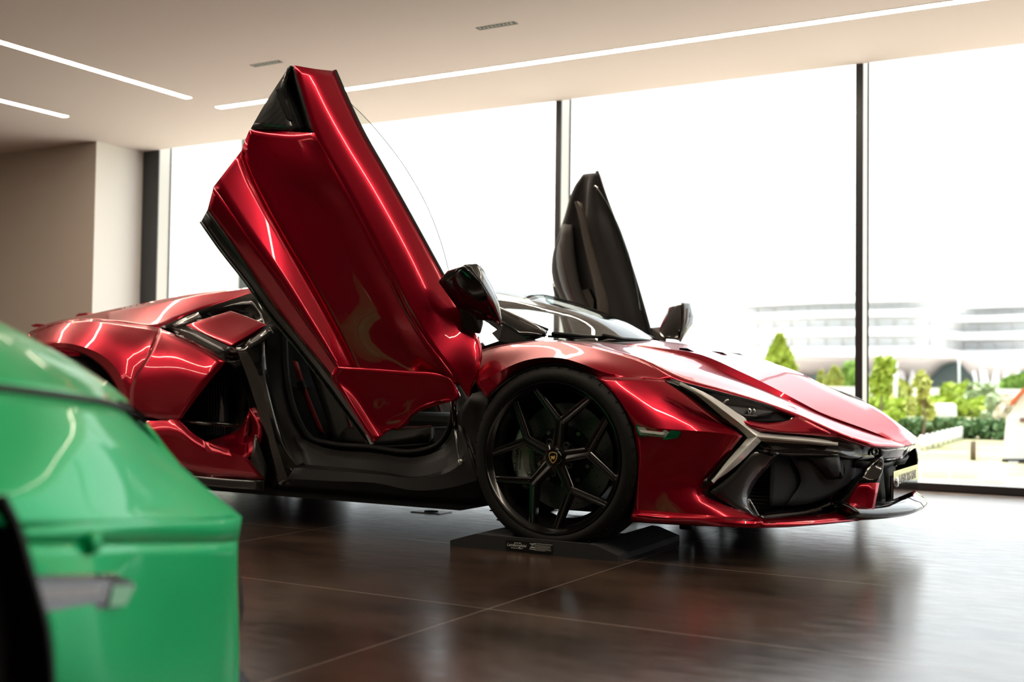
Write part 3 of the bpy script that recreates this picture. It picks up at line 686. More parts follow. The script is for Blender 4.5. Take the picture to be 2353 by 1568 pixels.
add_grid(b, [[p + V(-.10, .03, .04) for p in A1], [p + V(-.012, 0, .018) for p in A1], A1, [p + V(-.03, 0, -.022) for p in A1], [p + V(-.2, .03, -.03) for p in A1]], 4, 2, V(30, -3, .3)); add_mirror(b)
link('front_splitter', b, GLOSSBLACK, car, thick=.008)
xp = 1.085
pl = sub('number_plate', car, (xp, 0, .3))
b = NB(); add_box(b, xp - .008, xp, -.262, .262, .21, .30); link('plate_holder', b, BLACK, pl, smooth=False, bevel=.004)
b = NB(); add_box(b, xp + .001, xp + .004, -.25, .25, .208, .315); link('plate_face', b, mat('mirror_plate', (.36, .36, .37), .06, 1), pl, smooth=False)
place_text('plate_text', 'LAMBORGHINI', .052, V(xp + .0045, 0.03, .275), V(0, 1, 0), V(0, 0, 1), WHITE, pl)
b = NB(); add_lathe(b, [(0, .006), (.017, .006), (.02, 0)], V(xp + .004, -.19, .27), V(1, 0, 0), V(0, 0, 1), 20); link('plate_badge', b, ALU, pl)
b = NB(); c = B(2010, 1038, .02); add_lathe(b, [(.016, -.004), (.016, .003), (.012, .004), (.011, 0), (0, .002)], c, V(.8, -.5, 0), V(0, 0, 1), 20); link('front_camera', b, GLOSSBLACK, car)
# little black louvres on the bonnet and the nose badge outline
for i, (q) in enumerate((((1561, 801), (1580, 802), (1600, 812), (1572, 808)), ((1627, 807), (1660, 811), (1671, 817), (1645, 816)), ((1668, 810), (1700, 814), (1711, 820), (1690, 819)))):
    b = NB(); yy = (-.36, -.12, .10)[i]; add_prism(b, [P(u, v, yy) + V(0, 0, .002) for u, v in q], V(.0, .0, -.012)); link('bonnet_louvre', b, BLACK, car, smooth=False)
# --- wheels
def wheel(x, yo, r, w, side, rear=False, detail=True):
    """yo: distance of the rim lip from the centre line"""
    sg = -1 if side == 'near' else 1
    ax = V(0, sg, 0); c = V(x, sg * yo, r + .014 if not rear else r)
    wh = sub('rear_wheel' if rear else 'front_wheel', car, c)
    rl = r - .0585; REF = V(1, 0, 0)
    b = NB(); tp = [(rl - .006, -.012), (rl + .004, .000), (rl + .020, .005), (r - .026, .002), (r - .012, -.008), (r - .003, -.020), (r, -.034), (r + .001, -.06), (r + .002, -w / 2), (r, -w + .05), (r - .012, -w + .015), (rl + .02, -w), (rl - .006, -w + .015)]
    add_lathe(b, tp, c, ax, REF, 96); bmesh.ops.recalc_face_normals(b, faces=b.faces[:])
    ty = link('tyre', b, RUBBER, wh, auto=50)
    if detail:
        b = NB()
        for k in range(46):
            a = 2 * PI * k / 46
            for h0, h1, sk in ((-.004, -.06, .02), (-.075, -.13, -.03)):
                e = V(math.cos(a), 0, math.sin(a)); f = V(math.cos(a + sk), 0, math.sin(a + sk)); tn = V(-math.sin(a), 0, math.cos(a)) * .002
                p0 = c + e * (r - .004 if h0 > -.01 else r + .0015) + ax * h0; p1 = c + f * (r + .002) + ax * h1
                add_prism(b, [p0 - tn, p0 + tn, p1 + tn, p1 - tn], e * -.004)
        o = link('tread_grooves', b, BLACK, ty, smooth=False); o['kind'] = 'stuff'
    b = NB(); rp = [(rl + .001, -.006), (rl - .001, .002), (rl - .006, .002), (rl - .011, -.006), (rl - .022, -.016), (rl - .028, -.03), (rl - .034, -.07), (rl - .05, -.10), (rl - .052, -w + .05), (rl - .03, -w + .03), (rl, -w + .012)]
    add_lathe(b, rp, c, ax, REF, 96); bmesh.ops.recalc_face_normals(b, faces=b.faces[:])
    rim = link('rim', b, RIMBLACK, wh, auto=50, thick=.004)
    # five Y spokes
    def pt(rad, ang, h): return c + V(math.cos(ang) * rad * (-sg if False else 1), 0, math.sin(ang) * rad) + ax * h
    def beam(b, A, Bp, wa, wb, da, db):
        d = (Bp - A).normalized(); sd = d.cross(ax).normalized()
        def ring(p, w_, dp): return [b.verts.new(p + sd * w_ * .5 - ax * .006), b.verts.new(p + sd * w_ * .30 + ax * .0), b.verts.new(p - ax * .004), b.verts.new(p - sd * w_ * .30 + ax * .0), b.verts.new(p - sd * w_ * .5 - ax * .006), b.verts.new(p - sd * w_ * .36 - ax * dp), b.verts.new(p + sd * w_ * .36 - ax * dp)]
        ra, rb = ring(A, wa, da), ring(Bp, wb, db); fs = [b.faces.new(ra), b.faces.new(rb[::-1])]
        for i in range(7): j = (i + 1) % 7; fs.append(b.faces.new((ra[i], ra[j], rb[j], rb[i])))
        bmesh.ops.recalc_face_normals(b, faces=fs)
    for k in range(5):
        a0 = math.radians(82 + 72 * k) if sg < 0 else math.radians(98 + 72 * k)
        b = NB(); J = pt(.150, a0, -.030)
        beam(b, pt(.035, a0, -.036), J, .050, .040, .05, .05)
        for s2 in (-1, 1):
            E = pt(rl - .020, a0 + s2 * math.radians(25), -.014); beam(b, pt(.138, a0 + s2 * .03, -.030), E, .034, .028, .05, .035)
            E2 = pt(rl - .013, a0 + s2 * math.radians(29), -.016); E3 = pt(rl - .013, a0 + s2 * math.radians(21), -.016)
            beam(b, E3, E2, .02, .02, .02, .02)
        sk = link('spoke', b, RIMBLACK, rim, smooth=False, bevel=.0025)
    b = NB(); add_lathe(b, [(.062, -.075), (.060, -.045), (.045, -.038), (.037, -.034), (.035, -.026), (.031, -.022), (0, -.020)], c, ax, REF, 40); bmesh.ops.recalc_face_normals(b, faces=b.faces[:])
    hub = link('hub_cap', b, GLOSSBLACK, rim, auto=40)
    for k in range(5):
        a = math.radians(46 + 72 * k); b = NB(); q = pt(.062, a, -.05); add_lathe(b, [(.014, -.01), (.014, .008), (.009, .009), (.008, .002), (0, .002)], q, ax, REF, 16); bmesh.ops.recalc_face_normals(b, faces=b.faces[:]); link('wheel_bolt', b, BLACK, rim)
    if detail:  # gold shield emblem with a small bull
        def e2(x_, z_): return c + V(-x_ * sg, 0, z_) + ax * -.0195
        sh = [(-.017, .016), (-.008, .020), (0, .0215), (.008, .020), (.017, .016), (.018, .004), (.013, -.010), (.006, -.018), (0, -.022), (-.006, -.018), (-.013, -.010), (-.018, .004)]
        b = NB(); o_ = [e2(*p) for p in sh]; i_ = [e2(p[0] * .86, p[1] * .86) for p in sh]
        vo = [b.verts.new(p) for p in o_]; vi = [b.verts.new(p) for p in i_]
        for k in range(12): j = (k + 1) % 12; b.faces.new((vo[k], vo[j], vi[j], vi[k]))
        bull = [(-.010, .004), (-.004, .006), (.002, .004), (.007, .008), (.010, .006), (.007, .002), (.009, -.004), (.005, -.003), (.003, -.010), (.000, -.004), (-.004, -.005), (-.007, -.011), (-.007, -.003)]
        b.faces.new([b.verts.new(e2(*p)) for p in bull])
        r_ = bmesh.ops.extrude_face_region(b, geom=b.faces[:]);
        for v in r_['geom']:
            if isinstance(v, bmesh.types.BMVert): v.co += ax * .001
        bmesh.ops.recalc_face_normals(b, faces=b.faces[:]); link('emblem', b, GOLD, rim, smooth=False)
    # brake
    hb = c + ax * -.115
    b = NB(); add_lathe(b, [(.205, 0), (.205, -.034), (.10, -.034), (.10, 0), (.205, 0)], hb, ax, REF, 72); bmesh.ops.recalc_face_normals(b, faces=b.faces[:]); dk = link('brake_disc', b, DISC, wh, auto=40)
    b = NB()
    for k in range(60):
        a = 2 * PI * k / 60 + (k % 3) * .05; rr = (.125, .155, .185)[k % 3]; add_lathe(b, [(.0033, .0005), (0, .0005)], hb + V(math.cos(a) * rr, 0, math.sin(a) * rr), ax, REF, 8)
    bmesh.ops.recalc_face_normals(b, faces=b.faces[:]); o = link('disc_holes', b, BLACK, dk, smooth=False); o['kind'] = 'stuff'
    b = NB(); add_lathe(b, [(.118, .002), (.116, .008), (.075, .012), (.07, .05), (0, .05)], hb, ax, REF, 40); bmesh.ops.recalc_face_normals(b, faces=b.faces[:]); link('disc_bell', b, BLACK, dk, auto=40)
    for k in range(10):
        a = 2 * PI * (k + .5) / 10; b = NB(); add_lathe(b, [(.0085, .006), (.0085, .014), (.004, .015), (.004, .011), (0, .011)], hb + V(math.cos(a) * .108, 0, math.sin(a) * .108), ax, REF, 14); bmesh.ops.recalc_face_normals(b, faces=b.faces[:]); link('disc_bolt', b, mat('pale_bolt', (.38, .36, .30), .4, .5), dk)
    # caliper behind the axle on the front, ahead of it on the rear
    ca = math.radians(184 if not rear else 0)
    def cp(rad, ang, h): a = ca + ang; return hb + V(math.cos(a) * rad, 0, math.sin(a) * rad) + ax * h
    b = NB(); rows = []
    for h, rr0, rr1 in ((-.05, .125, .225), (.018, .125, .225), (.032, .138, .212)):
        pass
    angs = [-.62, -.45, -.2, 0, .2, .45, .62]
    def prof(ang):
        k = abs(ang) / .62; w_ = .044 - .012 * k
        return [cp(.172 + w_ + .008, ang, -.05), cp(.172 + w_ + .008, ang, .020), cp(.172 + w_ - .006, ang, .034), cp(.172 + .004, ang, .040), cp(.172 - w_ * .2, ang, .040), cp(.172 - w_ * .7, ang, .028), cp(.172 - w_, ang, .010), cp(.172 - w_, ang, -.05)]
    pr = [[b.verts.new(p) for p in prof(a)] for a in angs]; fs = [b.faces.new(pr[0]), b.faces.new(pr[-1][::-1])]
    for A_, B_ in zip(pr, pr[1:]):
        for k in range(8): j = (k + 1) % 8; fs.append(b.faces.new((A_[k], A_[j], B_[j], B_[k])))
    bmesh.ops.recalc_face_normals(b, faces=fs); cl = link('brake_caliper', b, CALIPER, wh, smooth=False, bevel=.003)
    if detail:
        place_text('caliper_lettering', 'Lamborghini', .027, cp(.190, .04, .0385), V(.10, 0, 1), V(-1, 0, .10), BLACK, cl, shear=.3)
        place_text('caliper_lettering_small', 'CARBOCERAMIC', .010, cp(.172, .04, .0408), V(.10, 0, 1), V(-1, 0, .10), BLACK, cl)
        for a_ in (-.4, .4):
            b = NB(); add_lathe(b, [(.008, 0), (.008, .006), (0, .006)], cp(.15, a_, .034), ax, REF, 12); bmesh.ops.recalc_face_normals(b, faces=b.faces[:]); link('caliper_bolt', b, ALU, cl)
    return wh
wheel(0, 1.033, .346, .265, 'near'); wheel(0, 1.033, .346, .265, 'far', detail=False)
wheel(-2.779, 1.02, .37, .345, 'near', True, False); wheel(-2.779, 1.02, .37, .345, 'far', True, False)
# --- black cheek behind the front wheel, sill, B-pillar
panel('front_sill_cheek', [[[(1085, 905, -.93), (1110, 900, -.95), (1130, 905, -.96)], [(1048, 960, -.90), (1085, 1000, -.93), (1110, 1000, -.96)], [(1075, 1010, -.92), (1090, 1050, -.95), (1112, 1060, -.965)], [(1085, 1040, -.955), (1100, 1090, -.96), (1118, 1110, -.965)], [(1105, 1095, -.96), (1115, 1130, -.96), (1128, 1160, -.95)]]], SATIN, both=True, nu=3, nv=3)
sill = [[(625, 1127, -.92), (760, 1137, -.925), (860, 1146, -.925), (954, 1152, -.925), (1040, 1158, -.925), (1122, 1163, -.92)],
        [(660, 1100, -.965), (760, 1106, -.965), (860, 1110, -.965), (960, 1128, -.965), (1040, 1120, -.965), (1110, 1100, -.965)],
        [(677, 1075, -.955), (770, 1083, -.955), (860, 1090, -.955), (964, 1098, -.955), (1032, 1085, -.955), (1088, 1040, -.955)],
        [(700, 1068, -.93), (780, 1074, -.93), (860, 1082, -.93), (975, 1094, -.93), (1035, 1070, -.93), (1078, 1010, -.93)],
        [(676, 1000, -.90), (740, 1028, -.89), (850, 1040, -.89), (980, 1047, -.89), (1030, 1020, -.89), (1055, 960, -.90)],
        [(692, 985, -.84), (745, 1010, -.83), (850, 1022, -.83), (975, 1035, -.83), (1020, 1005, -.83), (1045, 950, -.85)]]
panel('door_sill', [[sill[0], sill[1]], [sill[1], sill[2]], [sill[2], sill[3]], [sill[3], sill[4]]], SATIN, both=True, nu=4, nv=2, auto=20)
for s in (0, 1):
    b = NB(); pth = crom([P(*p) for p in [(655, 740, -.84), (655, 800, -.84), (660, 870, -.84), (680, 950, -.84), (712, 1005, -.83), (760, 1020, -.83), (850, 1028, -.83), (960, 1038, -.83), (1010, 1020, -.83), (1040, 960, -.85), (1042, 915, -.86)]], 5)
    add_tube(b, pth, .013, 8)
    if s: flip(b)
    link('door_seal', b, RUBBER, car)
pil = [[(528, 797, -.93), (545, 850, -.93), (575, 930, -.93), (598, 1000, -.93), (612, 1060, -.94), (628, 1127, -.93)],
       [(562, 800, -.95), (590, 850, -.95), (612, 930, -.95), (632, 1010, -.955), (648, 1060, -.96), (664, 1110, -.96)],
       [(606, 752, -.91), (612, 850, -.915), (628, 930, -.92), (650, 1010, -.93), (668, 1050, -.94), (684, 1076, -.95)],
       [(628, 735, -.87), (634, 850, -.88), (645, 920, -.88), (668, 990, -.89), (690, 1035, -.90), (702, 1068, -.93)],
       [(655, 735, -.83), (660, 850, -.83), (668, 920, -.83), (688, 985, -.84), (705, 1010, -.84), (730, 1030, -.88)]]
panel('rear_pillar', [[pil[0], pil[1]], [pil[1], pil[2]]], GLOSSBLACK, both=True, nu=4, nv=2, auto=20)
panel('pillar_lining', [[pil[2], pil[3], pil[4]]], SATIN, both=True, nu=4, nv=3, auto=30)
panel('pillar_carbon', [[[(566, 790, -.945), (590, 772, -.94), (618, 752, -.93)], [(572, 800, -.95), (600, 785, -.945), (626, 765, -.93)]]], CARBON, both=True, nu=3, nv=2)
panel('pillar_vent', [[[(586, 1000, -.965), (600, 1040, -.965), (612, 1075, -.965)], [(575, 1060, -.97), (590, 1080, -.97), (608, 1100, -.965)]]], CARBON, both=True, nu=3, nv=2)
# --- rear quarter
top = [(583, 660, -.55), (520, 667, -.55), (450, 675, -.55), (395, 684, -.56), (340, 695, -.58), (269, 709, -.64), (190, 726, -.72), (118, 741, -.78), (66, 764, -.80)]
low = [(588, 670, -.585), (528, 690, -.60), (454, 714, -.65), (405, 735, -.72), (366, 754, -.82), (274, 741, -.87), (200, 734, -.88), (125, 745, -.87), (68, 770, -.84)]
panel('engine_cover_side', [[top, low]], RED, both=True, nu=5, nv=6)
arch = [(285, 960, -1.0), (272, 905, -1.0), (252, 866, -1.0), (225, 836, -1.0), (186, 812, -1.0), (133, 802, -1.0), (85, 806, -1.0), (50, 820, -1.0)]
aro = [(300, 955, -1.01), (290, 895, -1.01), (268, 848, -1.01), (236, 818, -1.01), (190, 797, -1.01), (135, 788, -1.0), (90, 792, -.98), (50, 806, -.96)]
panel('rear_wing', [[[(366, 754, -.84), (352, 751, -.85), (320, 747, -.86), (274, 741, -.87), (230, 735, -.88), (200, 734, -.88), (125, 745, -.87), (68, 770, -.84)],
    [(350, 800, -.95), (330, 800, -.95), (300, 790, -.95), (262, 775, -.95), (225, 765, -.95), (180, 762, -.95), (125, 765, -.94), (66, 782, -.90)], aro], [aro, arch]], RED, both=True, nu=3, nv=4)
panel('rear_side_panel', [[[(366, 754, -.84), (400, 768, -.88), (460, 796, -.92), (517, 831, -.95)], [(350, 800, -.95), (380, 812, -.955), (432, 832, -.965), (486, 868, -.975)], [(300, 890, -1.01), (340, 890, -1.0), (395, 892, -.99), (452, 912, -.985)], [(300, 955, -1.01), (340, 960, -1.0), (380, 965, -.995), (412, 968, -.985)]]], RED, both=True)
panel('rear_sill_panel', [[[(290, 960, -1.01), (345, 968, -1.0), (412, 969, -.99), (435, 992, -.99), (470, 1015, -.985), (520, 1035, -.98), (567, 1053, -.975)],
   [(300, 1065, -.985), (360, 1075, -.98), (420, 1086, -.97), (450, 1092, -.97), (490, 1098, -.965), (550, 1100, -.96), (610, 1103, -.955)]],
   [[(470, 1015, -.985), (520, 1035, -.98), (567, 1053, -.975)], [(495, 1008, -.88), (535, 1008, -.88), (568, 1005, -.90)], [(520, 1000, -.86), (545, 990, -.87), (574, 942, -.91)]],
   [[(567, 1053, -.975), (590, 1030, -.96), (599, 995, -.95), (573, 940, -.93)], [(568, 1005, -.90), (574, 1000, -.90), (578, 985, -.90), (572, 942, -.91)]]], RED, both=True, nv=3, auto=20)
panel('rear_skirt', [[[(330, 1085, -.96), (420, 1092, -.97), (500, 1100, -.97), (606, 1106, -.96)], [(340, 1110, -.96), (420, 1114, -.965), (520, 1122, -.965), (604, 1129, -.955)]]], CARBON, both=True)
panel('side_duct_lining', [[[(517, 831, -.94), (540, 835, -.90), (575, 880, -.90)], [(470, 890, -.90), (500, 900, -.80), (560, 940, -.84)], [(412, 968, -.97), (470, 960, -.80), (560, 985, -.84)], [(432, 990, -.98), (480, 1000, -.85), (545, 1008, -.88)]], [[(517, 831, -.94), (545, 845, -.93), (575, 930, -.93)], [(540, 835, -.90), (560, 880, -.85), (572, 942, -.90)]]], BLACK, both=True)
for s in (0, 1):
    b = NB()
    for k in range(16):
        u = 425 + k * 6.0; vt = 968 - (u - 412) * 1.3 + 8; add_prism(b, [P(u, max(vt, 850), -.86), P(u + 2, max(vt, 850), -.86), P(u + 2, 1000, -.86), P(u, 1000, -.86)], V(0, .02, 0))
    if s: flip(b)
    o = link('duct_fins', b, DARKGREY, car, smooth=False); o['kind'] = 'stuff'
    b = NB(); add_tube(b, [P(412, 968, -.97), P(470, 974, -.96), P(545, 978, -.94)], [.008, .010, .008], 8)
    if s: flip(b)
    link('duct_crossbar', b, GLOSSBLACK, car)
    b = NB(); add_prism(b, [P(508, 905, -.9), P(514, 940, -.9), P(514, 970, -.9), P(504, 970, -.9)], V(0, .02, 0))
    if s: flip(b)
    link('duct_vane', b, CARBON, car, smooth=False)
    # upper scoop
    b = NB(); add_grid(b, G([[(366, 753, -.83), (405, 735, -.77), (454, 714, -.71), (528, 690, -.65), (588, 670, -.61)], [(400, 765, -.80), (440, 745, -.74), (500, 735, -.66), (560, 735, -.62), (625, 745, -.66)], [(405, 768, -.87), (460, 796, -.91), (517, 829, -.94), (545, 830, -.93), (575, 800, -.93)]]), 3, 3, OUT)
    if s: flip(b)
    link('scoop_lining', b, GLOSSBLACK, car, thick=.01)
    b = NB(); add_grid(b, G([[(425, 747, -.86), (475, 731, -.84), (530, 714, -.80)], [(470, 768, -.90), (520, 752, -.87), (575, 730, -.83)], [(529, 795, -.94), (572, 770, -.91), (611, 745, -.86)]]), 3, 3, V(-2, -20, 8))
    if s: flip(b)
    link('scoop_blade', b, RED, car, thick=.02, bevel=.004)
    b = NB(); add_grid(b, G([[(396, 745, -.84), (425, 730, -.82), (455, 718, -.80)], [(400, 750, -.86), (430, 741, -.85), (462, 727, -.82)]]), 3, 2, OUT)
    if s: flip(b)
    link('scoop_lip', b, mat('gloss_grey', (.25, .25, .25), .15, .4, 1), car, thick=.01)
    b = NB(); add_grid(b, G([[(470, 770, -.91), (500, 785, -.93), (529, 800, -.95)], [(395, 752, -.88), (420, 772, -.90), (516, 829, -.95)]]), 3, 2, OUT)
    if s: flip(b)
    link('scoop_carbon', b, CARBON, car, thick=.006)
# tail: small wing tips and lamp edge showing above the shoulder
for s in (0, 1):
    b = NB(); add_prism(b, [P(70, 748, -.70), P(84, 744, -.70), P(99, 746, -.70), P(96, 752, -.70), P(78, 752, -.70)], V(0, .16, 0))
    if s: flip(b)
    link('tail_lamp', b, RED, car, smooth=False)
b = NB(); add_prism(b, [P(172, 728, 0), P(180, 721, 0), P(198, 719, 0), P(204, 724, 0)], V(0, .05, 0)); link('rear_spoiler', b, RED, car, smooth=False)
# engine deck, roof
def W(*p): return [V(*q) for q in p]
rt = [P(*p) for p in top]
b = NB(); rows = [rt, [V(p.x, -.30, p.z - .045) for p in rt], [V(p.x, 0, p.z - .06) for p in rt]]
add_grid(b, rows, 3, 3, V(-2, 0, 30)); add_mirror(b); link('engine_cover', b, RED, car, thick=.012)
b = NB(); add_grid(b, [W((-.82, -.50, 1.045), (-1.0, -.50, 1.075), (-1.3, -.52, 1.09), (-1.6, -.53, 1.085), (-1.86, -.54, 1.07)), W((-.80, -.28, 1.085), (-1.0, -.28, 1.12), (-1.3, -.28, 1.135), (-1.6, -.3, 1.125), (-1.86, -.3, 1.085)), W((-.79, 0, 1.105), (-1.0, 0, 1.14), (-1.3, 0, 1.15), (-1.6, 0, 1.135), (-1.86, 0, 1.09))], 4, 4, V(-1, 0, 30)); add_mirror(b)
link('roof', b, GLOSSBLACK, car, thick=.02)
# windscreen
WS = [W((-.275, -.60, .812), (-.40, -.585, .905), (-.56, -.555, .965), (-.70, -.525, 1.01), (-.82, -.50, 1.045)),
      W((-.13, -.40, .822), (-.30, -.39, .912), (-.46, -.37, .99), (-.64, -.34, 1.045), (-.80, -.28, 1.085)),
      W((-.07, -.20, .832), (-.24, -.20, .935), (-.42, -.19, 1.005), (-.62, -.17, 1.065), (-.79, -.14, 1.10)),
      W((-.045, 0, .840), (-.22, 0, .930), (-.40, 0, 1.01), (-.60, 0, 1.068), (-.79, 0, 1.105))]
b = NB(); add_grid(b, WS, 5, 4, V(5, 0, 30)); add_mirror(b); bmesh.ops.remove_doubles(b, verts=b.verts[:], dist=.0005); link('windscreen', b, SCREEN, car)
for s in (0, 1):
    b = NB(); add_grid(b, [W((-.225, -.665, .845), (-.42, -.635, .93), (-.58, -.60, .985), (-.84, -.53, 1.05), (-1.2, -.54, 1.075), (-1.6, -.56, 1.06)), W((-.235, -.635, .86), (-.42, -.60, .94), (-.58, -.57, .995), (-.84, -.51, 1.058), (-1.2, -.52, 1.09), (-1.6, -.53, 1.075)), W((-.25, -.60, .85), (-.40, -.585, .907), (-.56, -.555, .967), (-.82, -.50, 1.047), (-1.2, -.50, 1.08), (-1.6, -.52, 1.07))], 3, 3, V(-.5, -10, 5))
    add_grid(b, [W((-.225, -.665, .845), (-.42, -.635, .93), (-.58, -.60, .985), (-.84, -.53, 1.05), (-1.2, -.54, 1.075), (-1.6, -.56, 1.06)), W((-.36, -.70, .80), (-.48, -.66, .88), (-.62, -.62, .945), (-.85, -.55, 1.02), (-1.2, -.55, 1.045), (-1.6, -.58, 1.03))], 3, 2, V(-.5, -10, -1))
    if s: flip(b)
    link('screen_pillar', b, GLOSSBLACK, car, thick=.02, auto=35)
    b = NB(); add_tube(b, crom(W((-.24, -.615, .862), (-.40, -.592, .917), (-.56, -.562, .977), (-.82, -.507, 1.053)), 4), .006, 6)
    if s: flip(b)
    link('screen_seal', b, RUBBER, car)
# quarter light frame below the pillar
for s in (0, 1):
    b = NB(); add_prism(b, [P(1102, 806, -.76), P(1108, 797, -.76), P(1146, 784, -.74), P(1130, 766, -.68), P(1156, 748, -.66), P(1232, 784, -.68), P(1180, 790, -.72)], V(0, .015, 0))
    if s: flip(b)
    link('quarter_frame', b, SATIN, car, smooth=False)
# cowl, wipers
b = NB(); add_grid(b, [[P(1250, 782, -.82), P(1290, 783, -.81), P(1360, 785, -.62), P(1440, 789, -.40), P(1500, 782, 0)], W((-.29, -.66, .80), (-.26, -.62, .806), (-.19, -.50, .812), (-.12, -.35, .818), (-.06, 0, .838))], 3, 1, UP, lin=True); add_mirror(b); link('cowl', b, SATIN, car, thick=.01)
for k, q in enumerate(([(1270, 772, -.60), (1330, 776, -.46), (1385, 779, -.35), (1430, 783, -.22)], [(1386, 776, -.36), (1430, 783, -.22), (1490, 787, -.02), (1552, 796, .22)])):
    w_ = sub('wiper', car, P(*q[0])); b = NB(); add_tube(b, [P(*p) + V(0, 0, .008) for p in q], [.009, .008, .006, .004], 8); link('arm', b, SATIN, w_)
    b = NB(); add_tube(b, [P(*p) + V(-.02, 0, -.002) for p in q], .005, 6); link('blade', b, RUBBER, w_)
# cabin: tub, dashboard, seats, belt
b = NB(); add_box(b, -2.05, -.35, -.80, .80, .14, .22); link('cabin_floor', b, BLACK, car, smooth=False, bevel=.01)
b = NB(); add_grid(b, [W((-.30, -.84, .25), (-.30, 0, .25)), W((-.28, -.82, .6), (-.28, 0, .6)), W((-.30, -.64, .78), (-.10, 0, .80))], 3, 3, V(-5, 0, .5)); add_mirror(b); link('bulkhead', b, BLACK, car, thick=.01)
b = NB(); add_grid(b, [W((-.30, -.62, .79), (-.17, -.35, .80), (-.09, 0, .81)), W((-.45, -.64, .78), (-.42, -.35, .79), (-.40, 0, .80)), W((-.58, -.66, .72), (-.58, -.35, .74), (-.55, 0, .74)), W((-.50, -.66, .55), (-.50, -.35, .56), (-.50, 0, .56))], 3, 4, V(-1, 0, 10)); add_mirror(b); link('dashboard', b, ALCANTARA, car, thick=.01)
b = NB(); add_grid(b, [W((-1.95, -.82, .2), (-1.95, 0, .2)), W((-1.90, -.80, .7), (-1.90, 0, .7)), W((-1.84, -.55, 1.05), (-1.86, 0, 1.07))], 3, 3, V(5, 0, .5)); add_mirror(b); link('rear_bulkhead', b, ALCANTARA, car, thick=.01)
b = NB(); add_box(b, -1.9, -.5, -.13, .13, .2, .48); link('centre_tunnel', b, LEATHER, car, smooth=False, bevel=.04)
def seat(y0, nm):
    st = sub('seat', car, (-1.35, y0, .2))
    b = NB()
    add_grid(b, [W(*[(-.85 - .5 * k, y0 - .24, z) for k, z in ((0, .40), (.4, .36), (1, .36))]), W(*[(-.83 - .5 * k, y0 - .20, z) for k, z in ((0, .44), (.4, .42), (1, .42))]), W(*[(-.83 - .5 * k, y0 - .12, z) for k, z in ((0, .37), (.4, .34), (1, .33))]), W(*[(-.83 - .5 * k, y0 + .12, z) for k, z in ((0, .37), (.4, .34), (1, .33))]), W(*[(-.83 - .5 * k, y0 + .20, z) for k, z in ((0, .44), (.4, .42), (1, .42))]), W(*[(-.85 - .5 * k, y0 + .24, z) for k, z in ((0, .40), (.4, .36), (1, .36))])], 4, 4, V(-1, y0, 10))
    link('seat_cushion', b, LEATHER, st, thick=.08)
    b = NB(); P_ = ((-1.30, .34), (-1.42, .55), (-1.55, .80), (-1.63, 1.0))
    add_grid(b, [W(*[(x - .02, y0 - .25 + .04 * k, z) for k, (x, z) in enumerate(P_)]), W(*[(x + .06, y0 - .20 + .04 * k, z) for k, (x, z) in enumerate(P_)]), W(*[(x, y0 - .12 + .02 * k, z) for k, (x, z) in enumerate(P_)]), W(*[(x, y0 + .12 - .02 * k, z) for k, (x, z) in enumerate(P_)]), W(*[(x + .06, y0 + .20 - .04 * k, z) for k, (x, z) in enumerate(P_)]), W(*[(x - .02, y0 + .25 - .04 * k, z) for k, (x, z) in enumerate(P_)])], 4, 4, V(10, y0, .5))
    link('seat_back', b, LEATHER, st, thick=.09)
    b = NB(); add_tube(b, crom(W(*[(x + .065, y0 - .20 + .04 * k, z) for k, (x, z) in enumerate(P_)]), 4), .004, 6); link('stitching', b, REDLEATHER, st)
    b = NB(); add_grid(b, [W((-.84, y0 - .19, .443), (-1.05, y0 - .19, .425), (-1.3, y0 - .19, .423)), W((-.84, y0 - .18, .443), (-1.05, y0 - .18, .425), (-1.3, y0 - .18, .423))], 3, 1, V(-1, 0, 10)); link('cushion_piping', b, REDLEATHER, st, thick=.004)
seat(-.40, 'a'); seat(.40, 'b')
for s in (0, 1):
    bl = sub('seat_belt', car, (-1.5, -.7 if not s else .7, .5))
    b = NB(); add_grid(b, G([[(672, 828, -.70), (690, 890, -.70), (712, 950, -.69), (733, 1000, -.68)], [(684, 832, -.70), (702, 892, -.70), (726, 952, -.69), (747, 1002, -.68)]]), 3, 1, OUT)
    if s: flip(b)
    link('webbing', b, REDLEATHER, bl, thick=.003)
    b = NB(); add_prism(b, [P(680, 880, -.71), P(694, 874, -.71), P(700, 892, -.71), P(686, 900, -.71)], V(0, .02, 0))
    if s: flip(b)
    link('buckle', b, BLACK, bl, smooth=False, bevel=.003)
b = NB(); c = V(-.72, .40, .70); pts = [c + V(math.sin(a) * .02 - .0, math.cos(a) * .17, math.sin(a) * .15) for a in [2 * PI * k / 24 for k in range(25)]]; add_tube(b, pts, .014, 8, False); link('steering_wheel', b, ALCANTARA, car)
# door gas strut
for s in (0, 1):
    g_ = sub('gas_strut', car, (-.45, -.93 if not s else .93, .4))
    b = NB(); add_tube(b, [P(1040, 915, -.97), P(1046, 985, -.96)], .011, 10)
    if s: flip(b)
    link('cylinder', b, GLOSSBLACK, g_)
    b = NB(); add_tube(b, [P(1046, 985, -.96), P(1055, 1058, -.95)], .0045, 8)
    if s: flip(b)
    link('rod', b, ALU, g_)
    b = NB(); add_lathe(b, [(0, .01), (.008, .01), (.014, 0), (.014, -.02)], P(1058, 1062, -.955), V(0, -1, 0), V(1, 0, 0), 16)
    if s: flip(b)
    link('ball_joint', b, ALU, g_)
